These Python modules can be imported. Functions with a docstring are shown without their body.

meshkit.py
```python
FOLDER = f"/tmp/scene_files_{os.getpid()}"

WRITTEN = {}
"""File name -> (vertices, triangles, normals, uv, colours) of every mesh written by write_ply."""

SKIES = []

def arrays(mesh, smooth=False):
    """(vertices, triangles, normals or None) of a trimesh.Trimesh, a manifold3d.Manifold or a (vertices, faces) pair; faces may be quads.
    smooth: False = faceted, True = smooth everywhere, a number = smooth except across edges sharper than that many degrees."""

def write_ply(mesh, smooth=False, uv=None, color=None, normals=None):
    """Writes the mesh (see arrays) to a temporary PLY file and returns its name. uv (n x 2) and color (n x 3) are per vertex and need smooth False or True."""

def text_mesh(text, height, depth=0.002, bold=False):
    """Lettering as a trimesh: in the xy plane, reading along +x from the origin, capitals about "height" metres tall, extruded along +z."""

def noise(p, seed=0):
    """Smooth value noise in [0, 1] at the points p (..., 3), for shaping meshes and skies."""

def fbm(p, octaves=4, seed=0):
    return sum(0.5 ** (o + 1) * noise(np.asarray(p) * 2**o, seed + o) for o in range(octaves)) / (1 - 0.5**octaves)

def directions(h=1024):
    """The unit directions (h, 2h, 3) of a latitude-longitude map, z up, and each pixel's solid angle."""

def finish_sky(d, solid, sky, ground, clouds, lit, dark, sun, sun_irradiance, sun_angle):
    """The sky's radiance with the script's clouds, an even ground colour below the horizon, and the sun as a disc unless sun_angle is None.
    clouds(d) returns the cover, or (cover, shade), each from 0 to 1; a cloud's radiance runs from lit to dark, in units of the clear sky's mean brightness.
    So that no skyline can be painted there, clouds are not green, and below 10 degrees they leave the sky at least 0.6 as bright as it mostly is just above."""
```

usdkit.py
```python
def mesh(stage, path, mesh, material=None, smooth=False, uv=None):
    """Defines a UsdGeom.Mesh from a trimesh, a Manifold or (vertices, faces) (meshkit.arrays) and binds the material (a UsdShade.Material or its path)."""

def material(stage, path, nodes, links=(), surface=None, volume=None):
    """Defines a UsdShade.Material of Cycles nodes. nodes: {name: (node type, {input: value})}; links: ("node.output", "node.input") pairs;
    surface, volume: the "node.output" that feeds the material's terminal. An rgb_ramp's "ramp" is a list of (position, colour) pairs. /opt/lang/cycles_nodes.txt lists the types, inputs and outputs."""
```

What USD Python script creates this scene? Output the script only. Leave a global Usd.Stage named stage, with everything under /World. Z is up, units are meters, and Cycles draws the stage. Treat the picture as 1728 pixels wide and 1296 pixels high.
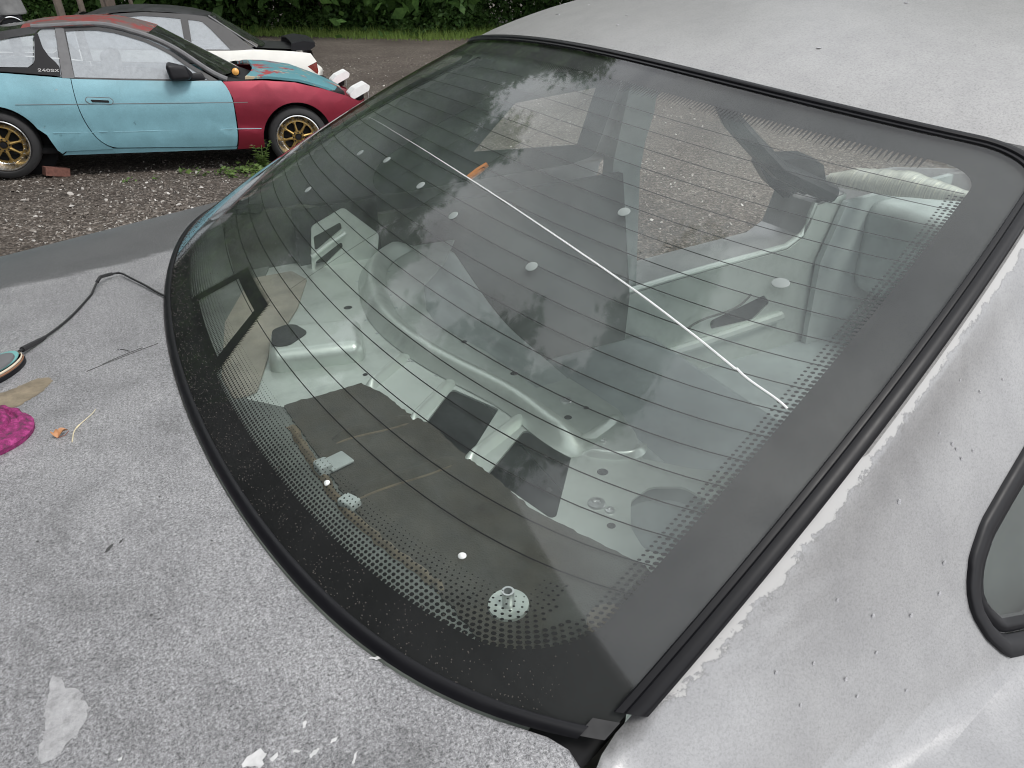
import math, random
import numpy as np, trimesh, usdkit, meshkit
from pxr import Usd, UsdGeom, UsdLux, UsdShade, Gf, Sdf, Vt
import manifold3d as m3
from manifold3d import Manifold, CrossSection, FillRule
from scipy.interpolate import PchipInterpolator, interp1d

stage = Usd.Stage.CreateInMemory()
UsdGeom.SetStageUpAxis(stage, 'Z'); UsdGeom.SetStageMetersPerUnit(stage, 1.0)
world = UsdGeom.Xform.Define(stage, '/World'); UsdGeom.Scope.Define(stage, '/World/Looks')
rng = np.random.default_rng(7)

# ------------------------------------------------------------------ camera
CAM = np.array([0.03425, -0.92490, 1.55240]); YAW, PITCH, ROLL = 1.1348332, 0.5185514, -0.0347605
FPX = 1247.71 / 1728.0                       # focal length in picture widths
EXPOSURE = 0.38
_F = np.array([math.cos(YAW)*math.cos(PITCH), math.sin(YAW)*math.cos(PITCH), -math.sin(PITCH)])
_R = np.cross(_F, [0, 0, 1]); _R /= np.linalg.norm(_R); _U = np.cross(_R, _F)
_c, _s = math.cos(ROLL), math.sin(ROLL)
_R, _U = _c*_R + _s*_U, -_s*_R + _c*_U
cam = UsdGeom.Camera.Define(stage, '/World/camera')
cam.CreateHorizontalApertureAttr(36.0); cam.CreateVerticalApertureAttr(27.0); cam.CreateFocalLengthAttr(36.0*FPX)
cam.CreateClippingRangeAttr((0.05, 3000.0)); cam.CreateExposureAttr(EXPOSURE)
M = Gf.Matrix4d(*_R, 0, *_U, 0, *(-_F), 0, *CAM, 1); cam.AddTransformOp().Set(M)
# ------------------------------------------------------------------ sky (overcast) and a very soft sun
SUN_EL, SUN_AZ = math.radians(57), math.radians(-62)          # direction towards the sun: elevation, azimuth from +x towards +y
sd = np.array([math.cos(SUN_EL)*math.cos(SUN_AZ), math.cos(SUN_EL)*math.sin(SUN_AZ), math.sin(SUN_EL)])
SKY_STRENGTH = 0.10
dome = UsdLux.DomeLight.Define(stage, '/World/sky')
dome.GetPrim().SetCustomDataByKey('kind', 'structure'); dome.GetPrim().SetCustomDataByKey('label', 'pale overcast sky')
skym = usdkit.material(stage, '/World/Looks/overcast_sky', {
    'sky': ('sky_texture', dict(sky_type='single_scattering', sun_disc=False, sun_elevation=SUN_EL, sun_rotation=math.atan2(sd[0], sd[1]), aerosol_density=2.0)),
    'tc': ('texture_coordinate', {}), 'mp': ('mapping', dict(scale=(1, 1, 2.2))),
    'n': ('noise_texture', dict(scale=2.2, detail=6, roughness=.55)),
    'r': ('rgb_ramp', dict(ramp=[(.3, (9.0, 9.3, 9.9)), (.5, (12.5, 12.7, 13.0)), (.7, (15.5, 15.5, 15.4))])),
    'mx': ('mix_color', dict(fac=.88)),
    'bg': ('background_shader', dict(strength=SKY_STRENGTH))},
    [('tc.generated', 'mp.vector'), ('mp.vector', 'n.vector'), ('n.fac', 'r.fac'), ('sky.color', 'mx.a'), ('r.color', 'mx.b'), ('mx.result', 'bg.color')], surface='bg.background')
UsdShade.MaterialBindingAPI.Apply(dome.GetPrim()).Bind(skym)
sun = UsdLux.DistantLight.Define(stage, '/World/sun')
sun.CreateIntensityAttr(0.4); sun.CreateAngleAttr(16.0); sun.CreateNormalizeAttr(True); sun.CreateColorAttr(Gf.Vec3f(1, .97, .93))
_z = sd; _x = np.cross([0, 0, 1], _z); _x /= np.linalg.norm(_x); _y = np.cross(_z, _x)
sun.AddTransformOp().Set(Gf.Matrix4d(*_x, 0, *_y, 0, *_z, 0, 0, 0, 30, 1))

# ------------------------------------------------------------------ helpers
_used = {}
def path(name, parent=None):
    base = (str(parent.GetPath()) if parent is not None else '/World') + '/' + name
    n = _used.get(base, 0); _used[base] = n + 1
    return base if n == 0 else f'{base}_{n:03d}'
def tag(p, label=None, cat=None, group=None, kind=None):
    for k, v in (('label', label), ('category', cat), ('group', group), ('kind', kind)):
        if v: p.SetCustomDataByKey(k, v)
    return p
def thing(name, label, cat, loc=(0, 0, 0), rz=0.0, group=None, pitch=0.0):
    x = UsdGeom.Xform.Define(stage, path(name)); x.AddTranslateOp().Set(Gf.Vec3d(*map(float, loc))); x.AddRotateZOp().Set(math.degrees(rz))
    if pitch: x.AddRotateYOp().Set(math.degrees(pitch))
    return tag(x.GetPrim(), label, cat, group)
def obj(name, mesh, mat, parent=None, smooth=30, label=None, kind=None, cat=None, group=None, attr=None):
    p = usdkit.mesh(stage, path(name, parent), mesh, MAT[mat], smooth=smooth)
    for k, v in (attr or {}).items():
        UsdGeom.PrimvarsAPI(p).CreatePrimvar(k, Sdf.ValueTypeNames.FloatArray, 'vertex').Set(Vt.FloatArray.FromNumpy(np.asarray(v, np.float32)))
    return tag(p.GetPrim(), label, cat, group, kind)
def copy(root, loc, rz, label=None, group=None):
    was = root.GetCustomData()
    r = thing(root.GetName().rstrip('0123456789').rstrip('_'), label or was['label'], was['category'], loc, rz, group or was.get('group'))
    r.GetReferences().AddInternalReference(root.GetPath()); r.SetInstanceable(True)
    return r
def cat_(*ms): return trimesh.util.concatenate([as_tm(m) for m in ms])
def as_tm(m):
    if hasattr(m, 'to_mesh'):
        a = m.to_mesh(); return trimesh.Trimesh(a.vert_properties[:, :3], a.tri_verts, process=False)
    if isinstance(m, tuple):
        f = np.asarray(m[1])
        if f.shape[1] == 4: f = np.vstack([f[:, [0, 1, 2]], f[:, [0, 2, 3]]])
        return trimesh.Trimesh(np.asarray(m[0], float), f, process=False)
    return m
def grid(P, closed_u=False):
    """P[i, j] points -> quad mesh"""
    P = np.asarray(P, float); a, b = P.shape[:2]; idx = np.arange(a*b).reshape(a, b)
    if closed_u: idx = np.vstack([idx, idx[:1]])
    q = np.stack([idx[:-1, :-1], idx[1:, :-1], idx[1:, 1:], idx[:-1, 1:]], -1).reshape(-1, 4)
    return (P.reshape(-1, 3), np.vstack([q[:, [0, 1, 2]], q[:, [0, 2, 3]]]))
def tube(pts, r, n=8, cap=True):
    p = np.asarray(pts, float); t = np.gradient(p, axis=0); t /= np.linalg.norm(t, axis=1, keepdims=True) + 1e-12
    a = np.cross(t, np.where(np.abs(t[:, 2:]) < .9, [0, 0, 1.], [1., 0, 0])); a /= np.linalg.norm(a, axis=1, keepdims=True) + 1e-12
    b = np.cross(t, a); an = np.arange(n)*2*np.pi/n
    r = np.broadcast_to(np.asarray(r, float), (len(p),))
    P = p[:, None] + r[:, None, None]*(np.cos(an)[None, :, None]*a[:, None] + np.sin(an)[None, :, None]*b[:, None])
    i, j = np.meshgrid(np.arange(len(p)-1), np.arange(n), indexing='ij')
    q = np.stack([i*n+j, i*n+(j+1) % n, (i+1)*n+(j+1) % n, (i+1)*n+j], -1).reshape(-1, 4)
    f = np.vstack([q[:, [0, 2, 1]], q[:, [0, 3, 2]]]); v = P.reshape(-1, 3)
    if cap:
        k = len(v); v = np.vstack([v, p[0], p[-1]]); jj = np.arange(n); L = (len(p)-1)*n
        f = np.vstack([f, np.stack([np.full(n, k), jj, (jj+1) % n], 1), np.stack([np.full(n, k+1), L+(jj+1) % n, L+jj], 1)])
    return trimesh.Trimesh(v, f, process=False)
def smooth_curve(pts, n):
    p = np.asarray(pts, float); d = np.r_[0, np.cumsum(np.linalg.norm(np.diff(p, axis=0), axis=1))]
    k = 'cubic' if len(p) > 3 else ('quadratic' if len(p) == 3 else 'linear')
    return interp1d(d, p, axis=0, kind=k)(np.linspace(0, d[-1], n))
def rbox(size, loc=(0, 0, 0), r=.01, seg=8, rz=0):
    sx, sy, sz = [max(v/2-r, 1e-4) for v in size]
    s = Manifold.sphere(r, seg)
    m = Manifold.batch_hull([s.translate((a*sx, b*sy, c*sz)) for a in (-1, 1) for b in (-1, 1) for c in (-1, 1)])
    return as_tm(m.rotate((0, 0, math.degrees(rz))).translate(tuple(map(float, loc))))
def lathe(prof, n=32, axis='z'):
    p = np.asarray(prof, float); a = np.arange(n)*2*np.pi/n
    P = np.stack([p[None, :, 0]*np.cos(a)[:, None], p[None, :, 0]*np.sin(a)[:, None], np.broadcast_to(p[None, :, 1], (n, len(p)))], -1)
    m = as_tm(grid(P, True))
    if axis == 'y': m.vertices = m.vertices[:, [0, 2, 1]]*[1, 1, 1]
    return m
def plate(outer, thick, warp, edge=.06, holes=(), fillet=0.0):
    cs = CrossSection([np.asarray(outer, float)] + [np.asarray(h, float) for h in holes], FillRule.EvenOdd)
    if fillet: cs = cs.offset(-fillet, m3.JoinType.Round, circular_segments=24).offset(fillet, m3.JoinType.Round, circular_segments=24)
    m = Manifold.extrude(cs, thick).refine_to_length(edge)
    a = m.to_mesh(); v = np.array(a.vert_properties[:, :3], float); f = np.array(a.tri_verts)
    w = np.asarray(warp(v), float); t = trimesh.Trimesh(w, f, process=False)
    if t.volume < 0: t.faces = t.faces[:, ::-1]
    return t
def rounded(poly, r, seg=20):
    cs = CrossSection([np.asarray(poly, float)], FillRule.NonZero)
    cs = cs.offset(-r, m3.JoinType.Round, circular_segments=seg).offset(r, m3.JoinType.Round, circular_segments=seg)
    return np.asarray(cs.to_polygons()[0])
def ragged(poly, amp, step, seed):
    r = np.random.default_rng(seed); p = np.asarray(poly, float); p = np.vstack([p, p[:1]])
    d = np.r_[0, np.cumsum(np.linalg.norm(np.diff(p, axis=0), axis=1))]; n = max(8, int(d[-1]/step))
    q = interp1d(d, p, axis=0)(np.linspace(0, d[-1], n+1)[:-1])
    return q + r.normal(size=q.shape)*amp

# ------------------------------------------------------------------ materials
MAT = {}
def mat(name, nodes, links=(), surface='p.BSDF', volume=None):
    MAT[name] = usdkit.material(stage, f'/World/Looks/{name}', nodes, links, surface=surface, volume=volume)
def simple(name, col, rough=.5, metal=0.0, var=.12, scale=30, bump=.0, bscale=200, **kw):
    c = np.array(col, float)
    nodes = {'tc': ('texture_coordinate', {}), 'n': ('noise_texture', dict(scale=scale, detail=5, roughness=.6)),
             'r': ('rgb_ramp', dict(ramp=[(.25, tuple(np.clip(c*(1-var), 0, 1))), (.75, tuple(np.clip(c*(1+var), 0, 1)))])),
             'n2': ('noise_texture', dict(scale=bscale, detail=4)), 'b': ('bump', dict(strength=max(bump, .0001), distance=.002)),
             'rr': ('map_range', dict(from_min=.3, from_max=.7, to_min=max(0, rough-.08), to_max=min(1, rough+.08))),
             'p': ('principled_bsdf', dict(metallic=metal, **kw))}
    links = [('tc.object', 'n.vector'), ('n.fac', 'r.fac'), ('r.color', 'p.base_color'), ('n.fac', 'rr.value'), ('rr.result', 'p.roughness')]
    if bump: links += [('tc.object', 'n2.vector'), ('n2.fac', 'b.height'), ('b.normal', 'p.normal')]
    else: nodes.pop('n2'); nodes.pop('b')
    mat(name, nodes, links)

simple('black_rubber', (.005, .005, .0065), .42, specular_ior_level=.28)
simple('black_plastic', (.010, .010, .012), .45, specular_ior_level=.3)
simple('dark_void', (.008, .008, .009), .9)
simple('frit_ink', (.0035, .0033, .004), .6)
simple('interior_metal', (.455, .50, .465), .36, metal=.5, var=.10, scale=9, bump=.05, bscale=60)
simple('interior_dark', (.30, .335, .325), .6, var=.3, scale=7)
simple('interior_floor', (.22, .25, .25), .55, var=.35, scale=6)
simple('pad_brown', (.036, .032, .023), .95, var=.4, scale=35, bump=.5, bscale=500)
simple('pad_worn', (.10, .078, .048), .95, var=.5, scale=60)
simple('roof_inner', (.30, .33, .32), .6)
simple('steel', (.55, .56, .56), .35, metal=.9)
simple('rust', (.20, .09, .04), .85, var=.4, scale=60)
simple('orange_plastic', (.42, .16, .05), .5)
simple('white_paint', (.78, .77, .72), .45, var=.05, scale=6)
simple('white_plastic', (.80, .80, .79), .45, var=.05)
simple('black_paint', (.022, .022, .024), .38, var=.4, scale=8, bump=.05)
simple('grey_primer', (.13, .13, .135), .5, var=.25, scale=14)
simple('tyre_rubber', (.022, .022, .023), .75, var=.25, scale=40)
simple('polished_lip', (.72, .72, .71), .22, metal=1.0, var=.06)
simple('gold_paint', (.33, .22, .075), .38, metal=.75, var=.2, scale=20)
simple('wood_grey', (.105, .085, .07), .85, var=.3, scale=12)
simple('wood_red', (.20, .075, .055), .8, var=.3, scale=12)
simple('grey_cloth', (.16, .16, .16), .9, var=.3, scale=10)
simple('bark', (.085, .07, .055), .9, var=.4, scale=8, bump=.4, bscale=25)
simple('brick_red', (.155, .068, .052), .9, var=.3, scale=40, bump=.5, bscale=80)
simple('letter_white', (.42, .42, .42), .5)
simple('amber_glass', (.75, .38, .10), .25, var=.15)
simple('chrome', (.75, .75, .75), .12, metal=1.0, var=.05)
simple('tail_red', (.17, .022, .014), .2, var=.3)
simple('building_wall', (.055, .05, .045), .8, var=.25, scale=3)
simple('building_roof', (.03, .03, .032), .7, var=.2, scale=5)
simple('leaf_orange', (.42, .20, .09), .6, var=.3, scale=200)
simple('straw', (.62, .55, .38), .7)
simple('cable_black', (.014, .014, .015), .5)
simple('teal_edge', (.14, .34, .33), .5); simple('cream_edge', (.62, .54, .42), .6); simple('brown_edge', (.23, .11, .06), .7)
simple('crack_white', (.9, .93, .92), .35)
simple('spot_grey', (.24, .27, .26), .45)
simple('spot_white', (.85, .88, .86), .4)
simple('drop_clear', (.75, .75, .77), .05, transmission_weight=.55)
mat('smear_sheet', {'tc': ('texture_coordinate', {}), 'mp': ('mapping', dict(scale=(18, 260, 18))), 'n': ('noise_texture', dict(scale=1.0, detail=5, roughness=.65)), 'r': ('rgb_ramp', dict(ramp=[(.3, (.34, .35, .33)), (.55, (.62, .62, .55)), (.7, (.86, .84, .66))])),
    'b': ('bump', dict(strength=.6, distance=.004)), 'p': ('principled_bsdf', dict(metallic=.55, roughness=.28))}, [('tc.object', 'mp.vector'), ('mp.vector', 'n.vector'), ('n.fac', 'r.fac'), ('r.color', 'p.base_color'), ('n.fac', 'b.height'), ('b.normal', 'p.normal')])
simple('reflection_brown', (.20, .185, .15), .8, var=.45, scale=10)
simple('dark_green', (.095, .105, .095), .85, var=.4, scale=14)
simple('grit_dust', (.055, .05, .045), .9)
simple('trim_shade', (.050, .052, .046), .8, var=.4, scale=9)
simple('window_inner', (.028, .036, .034), .6, var=.4, scale=25)

# magenta scouring cloth
mat('magenta_cloth', {'tc': ('texture_coordinate', {}), 'n': ('noise_texture', dict(scale=140, detail=6, roughness=.7)),
    'r': ('rgb_ramp', dict(ramp=[(.32, (.05, .028, .04)), (.5, (.20, .018, .10)), (.68, (.38, .05, .20))])),
    'b': ('bump', dict(strength=.8, distance=.002)), 'p': ('principled_bsdf', dict(roughness=.95))},
    [('tc.object', 'n.vector'), ('n.fac', 'r.fac'), ('r.color', 'p.base_color'), ('n.fac', 'b.height'), ('b.normal', 'p.normal')])
# sanded grey primer of the boot lid: fine grain, cloudy wear, brown water stain, painted tree reflection
mat('sanded_primer', {'tc': ('texture_coordinate', {}),
    'g': ('noise_texture', dict(scale=520, detail=4, roughness=.9, distortion=.5)),
    'gr': ('rgb_ramp', dict(ramp=[(.36, (.05, .05, .052)), (.46, (.19, .19, .195)), (.56, (.31, .31, .318)), (.64, (.47, .47, .475))])),
    'c': ('noise_texture', dict(scale=9, detail=9, roughness=.7, distortion=.5)),
    'cr': ('rgb_ramp', dict(ramp=[(.3, (.62, .62, .62)), (.45, (.88, .88, .885)), (.58, (1, 1, 1)), (.72, (1.12, 1.12, 1.12))])),
    'm': ('mix_color', dict(blend_type='multiply', fac=1.0)),
    's': ('attribute', dict(attribute='stain')), 'st': ('mix_color', dict(b=(.185, .150, .105))),
    'k': ('attribute', dict(attribute='tree_reflection')), 'dk': ('mix_color', dict(b=(.055, .056, .058))),
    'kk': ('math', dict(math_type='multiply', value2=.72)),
    'sp': ('mapping', dict(rotation=(0, 0, .9), scale=(420, 26, 60))), 'sn': ('noise_texture', dict(scale=1.0, detail=4, roughness=.7)), 'sr': ('rgb_ramp', dict(ramp=[(.3, (.80, .80, .80)), (.5, (1, 1, 1)), (.7, (1.10, 1.10, 1.10))])), 'm3': ('mix_color', dict(blend_type='multiply', fac=1.0)),
    'b': ('bump', dict(strength=.18, distance=.0008)), 'p': ('principled_bsdf', dict(roughness=.36, specular_ior_level=.55))},
    [('tc.object', 'sp.vector'), ('sp.vector', 'sn.vector'), ('sn.fac', 'sr.fac'), ('m.result', 'm3.a'), ('sr.color', 'm3.b'), ('tc.object', 'g.vector'), ('g.fac', 'gr.fac'), ('tc.object', 'c.vector'), ('c.fac', 'cr.fac'), ('gr.color', 'm.a'), ('cr.color', 'm.b'),
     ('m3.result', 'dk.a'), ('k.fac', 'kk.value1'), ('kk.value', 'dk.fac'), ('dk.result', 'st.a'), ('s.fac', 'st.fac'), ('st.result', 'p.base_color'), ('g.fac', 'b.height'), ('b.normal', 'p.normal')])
# weathered silver paint of pillar, wing and roof; peel = chalky bare edge
def silver(name, grain, lo, hi, metal, rough, gscale):
    mat(name, {'tc': ('texture_coordinate', {}),
    'g': ('noise_texture', dict(scale=gscale, detail=4, roughness=.7, distortion=.4)),
    'gr': ('rgb_ramp', dict(ramp=[(.28, lo), (.5, tuple(np.array(hi)*.9)), (.72, hi)])),
    'mp': ('mapping', dict(scale=(26, 26, 7))), 'c': ('noise_texture', dict(scale=1.0, detail=8, roughness=.68)),
    'cr': ('rgb_ramp', dict(ramp=[(.3, (.88, .88, .888)), (.5, (.98, .98, .982)), (.62, (1.03, 1.03, 1.03))])),
    'm': ('mix_color', dict(blend_type='multiply', fac=1.0)),
    'pk': ('attribute', dict(attribute='peel')), 'pn': ('noise_texture', dict(scale=48, detail=8, roughness=.72)),
    'ps': ('math', dict(math_type='multiply_add', value2=.9, value3=-.45)), 'pa': ('math', dict(math_type='add')),
    'pr': ('map_range', dict(from_min=.48, from_max=.54, to_min=0, to_max=1, clamp=True)),
    'pe': ('rgb_ramp', dict(ramp=[(.47, (0, 0, 0)), (.495, (1, 1, 1)), (.52, (0, 0, 0))])),
    'pc': ('mix_color', dict(b=(.44, .438, .435))), 'pd': ('mix_color', dict(b=(.10, .10, .10))), 'pf': ('math', dict(math_type='multiply', value2=.55)),
    'ro': ('map_range', dict(from_min=0, from_max=1, to_min=rough, to_max=.75)), 'me': ('map_range', dict(from_min=0, from_max=1, to_min=metal, to_max=0)),
    'b': ('bump', dict(strength=grain, distance=.0008)), 'p': ('principled_bsdf', {})},
    [('tc.object', 'g.vector'), ('g.fac', 'gr.fac'), ('tc.object', 'mp.vector'), ('mp.vector', 'c.vector'), ('c.fac', 'cr.fac'), ('gr.color', 'm.a'), ('cr.color', 'm.b'),
     ('tc.object', 'pn.vector'), ('pn.fac', 'ps.value1'), ('ps.value', 'pa.value1'), ('pk.fac', 'pa.value2'), ('pa.value', 'pr.value'),
     ('m.result', 'pc.a'), ('pr.result', 'pc.fac'), ('pa.value', 'pe.fac'), ('pe.color', 'pf.value1'), ('pc.result', 'pd.a'), ('pf.value', 'pd.fac'), ('pd.result', 'p.base_color'),
     ('pr.result', 'ro.value'), ('ro.result', 'p.roughness'), ('pr.result', 'me.value'), ('me.result', 'p.metallic'), ('g.fac', 'b.height'), ('b.normal', 'p.normal')])
silver('silver_paint', .12, (.26, .26, .264), (.372, .372, .376), .40, .32, 620)
silver('silver_roof', .16, (.22, .218, .215), (.375, .373, .369), .24, .36, 560)
# panes: mostly see-through, reflecting by angle, a little dust
def pane(name, tint, dust, dustcol, gain, rough=.0, dscale=12, lo=.35, hi=1.8):
    mat(name, {'lw': ('layer_weight', dict(blend=.5)), 'pw': ('math', dict(math_type='power', value2=5.0)),
        'ma': ('math', dict(math_type='multiply_add', value2=.95, value3=.045)), 'gn': ('math', dict(math_type='multiply', value2=gain, use_clamp=True)),
        't': ('transparent_bsdf', dict(color=tint)), 'g': ('glossy_bsdf', dict(color=(1, 1, 1), roughness=rough)),
        'mx': ('mix_closure', {}), 'tc': ('texture_coordinate', {}), 'n': ('noise_texture', dict(scale=dscale, detail=8, roughness=.7)),
        'dr': ('map_range', dict(from_min=.35, from_max=.75, to_min=dust*lo, to_max=dust*hi)), 'd': ('diffuse_bsdf', dict(color=dustcol)), 'mz': ('mix_closure', {})},
        [('lw.facing', 'pw.value1'), ('pw.value', 'ma.value1'), ('ma.value', 'gn.value1'), ('gn.value', 'mx.fac'), ('t.BSDF', 'mx.closure1'), ('g.BSDF', 'mx.closure2'),
         ('tc.object', 'n.vector'), ('n.fac', 'dr.value'), ('dr.result', 'mz.fac'), ('mx.closure', 'mz.closure1'), ('d.BSDF', 'mz.closure2')], surface='mz.closure')
pane('rear_glass', (.925, .955, .94), .0035, (.56, .56, .57), 0.92, .045)
mat('dust_film', {'tc': ('texture_coordinate', {}), 'mp': ('mapping', dict(scale=(3.2, 1.6, 3.2))), 'n': ('noise_texture', dict(scale=1.6, detail=7, roughness=.6, distortion=.4)), 'f': ('map_range', dict(from_min=.34, from_max=.66, to_min=.0, to_max=.125, clamp=True)),
    't': ('transparent_bsdf', dict(color=(1, 1, 1))), 'd': ('diffuse_bsdf', dict(color=(.60, .65, .64))), 'l': ('translucent_bsdf', dict(color=(.60, .65, .64))), 'dl': ('mix_closure', dict(fac=.5)), 'm0': ('mix_closure', dict(fac=.01)), 'mx': ('mix_closure', {})},
    [('tc.object', 'mp.vector'), ('mp.vector', 'n.vector'), ('n.fac', 'f.value'), ('f.result', 'mx.fac'), ('d.BSDF', 'dl.closure1'), ('l.BSDF', 'dl.closure2'), ('t.BSDF', 'm0.closure1'), ('d.BSDF', 'm0.closure2'), ('m0.closure', 'mx.closure1'), ('dl.closure', 'mx.closure2')], surface='mx.closure')
pane('clear_glass', (.90, .94, .92), .012, (.5, .5, .5), 1.0)
pane('misted_glass', (.70, .75, .77), .52, (.56, .60, .64), 2.4, .10, 22, .8, 1.2)
pane('dark_glass', (.10, .12, .11), .03, (.3, .3, .3), 1.3)
# ground
mat('gravel_ground', {'tc': ('texture_coordinate', {}), 'v': ('voronoi_texture', dict(scale=56, randomness=1)), 'n': ('noise_texture', dict(scale=.35, detail=8, roughness=.6)),
    'n2': ('noise_texture', dict(scale=120, detail=5)),
    's': ('separate_color', {}), 'r': ('rgb_ramp', dict(ramp=[(0, (.040, .032, .026)), (.45, (.092, .077, .065)), (.8, (.158, .136, .119)), (.96, (.27, .25, .235)), (1, (.40, .385, .365))])),
    'r2': ('rgb_ramp', dict(ramp=[(.35, (.55, .50, .46)), (.6, (1, .97, .93))])), 'm': ('mix_color', dict(blend_type='multiply', fac=1.0)),
    'r3': ('rgb_ramp', dict(ramp=[(.3, (.6, .58, .55)), (.65, (1.0, 1.0, 1.0))])), 'm2': ('mix_color', dict(blend_type='multiply', fac=1.0)),
    'b': ('bump', dict(strength=.9, distance=.012)), 'p': ('principled_bsdf', dict(roughness=.9))},
    [('tc.object', 'v.vector'), ('tc.object', 'n.vector'), ('tc.object', 'n2.vector'), ('v.color', 's.color'), ('s.r', 'r.fac'), ('n.fac', 'r2.fac'), ('r.color', 'm.a'), ('r2.color', 'm.b'),
     ('n2.fac', 'r3.fac'), ('m.result', 'm2.a'), ('r3.color', 'm2.b'), ('m2.result', 'p.base_color'), ('v.distance', 'b.height'), ('b.normal', 'p.normal')])
mat('pebble', {'oi': ('object_info', {}), 'r': ('rgb_ramp', dict(ramp=[(0, (.055, .045, .038)), (.5, (.14, .118, .10)), (.82, (.27, .245, .22)), (1, (.55, .53, .50))])), 'p': ('principled_bsdf', dict(roughness=.85))},
    [('oi.random', 'r.fac'), ('r.color', 'p.base_color')])
def leafmat(name, lo, hi, trans=.35):
    mat(name, {'tc': ('texture_coordinate', {}), 'g': ('geometry', {}), 'n': ('noise_texture', dict(scale=1.3, detail=3)), 'n2': ('noise_texture', dict(scale=14, detail=3)), 'av': ('math', dict(math_type='add')), 'hv': ('math', dict(math_type='multiply', value2=.5)),
        'r': ('rgb_ramp', dict(ramp=[(.35, lo), (.65, hi)])), 'd': ('principled_bsdf', dict(roughness=.6, specular_ior_level=.3)), 't': ('translucent_bsdf', {}), 'mx': ('mix_closure', dict(fac=trans))},
        [('g.position', 'n.vector'), ('g.position', 'n2.vector'), ('n.fac', 'av.value1'), ('n2.fac', 'av.value2'), ('av.value', 'hv.value1'), ('hv.value', 'r.fac'), ('r.color', 'd.base_color'), ('r.color', 't.color'), ('d.BSDF', 'mx.closure1'), ('t.BSDF', 'mx.closure2')], surface='mx.closure')
leafmat('foliage', (.030, .075, .018), (.10, .19, .045)); leafmat('undergrowth_leaf', (.022, .060, .014), (.072, .135, .032))
leafmat('grass_blade', (.12, .20, .042), (.25, .34, .085)); leafmat('weed_leaf', (.06, .12, .03), (.17, .25, .07))
# two-tone paints of the parked coupe
def worn(name, base, spots, rough=.45, metal=.0, nscale=4.5, grain=220):
    nodes = {'tc': ('texture_coordinate', {}), 'g': ('noise_texture', dict(scale=grain, detail=4, roughness=.7)), 'c': ('noise_texture', dict(scale=2.3, detail=7, roughness=.68)),
        'r': ('rgb_ramp', dict(ramp=[(.36, tuple(np.array(base)*.66)), (.7, tuple(np.clip(np.array(base)*1.12, 0, 1)))])), 'av': ('math', dict(math_type='add')), 'hv': ('math', dict(math_type='multiply', value2=.5)),
        'p': ('principled_bsdf', dict(roughness=rough, metallic=metal))}
    links = [('tc.object', 'g.vector'), ('tc.object', 'c.vector'), ('g.fac', 'av.value1'), ('c.fac', 'av.value2'), ('av.value', 'hv.value1'), ('hv.value', 'r.fac')]
    last = 'r.color'
    for i, (col, lo, seed, sc) in enumerate(spots):
        nodes[f'm{i}'] = ('mapping', dict(location=(seed, seed*.7, 0), scale=(1, 1.6, 1))); nodes[f'n{i}'] = ('noise_texture', dict(scale=sc, detail=7, roughness=.62))
        nodes[f'q{i}'] = ('map_range', dict(from_min=lo, from_max=lo+.03, to_min=0, to_max=1, clamp=True)); nodes[f'x{i}'] = ('mix_color', dict(b=col))
        links += [('tc.object', f'm{i}.vector'), (f'm{i}.vector', f'n{i}.vector'), (f'n{i}.fac', f'q{i}.value'), (f'q{i}.result', f'x{i}.fac'), (last, f'x{i}.a')]; last = f'x{i}.result'
    links.append((last, 'p.base_color')); mat(name, nodes, links)
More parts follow.
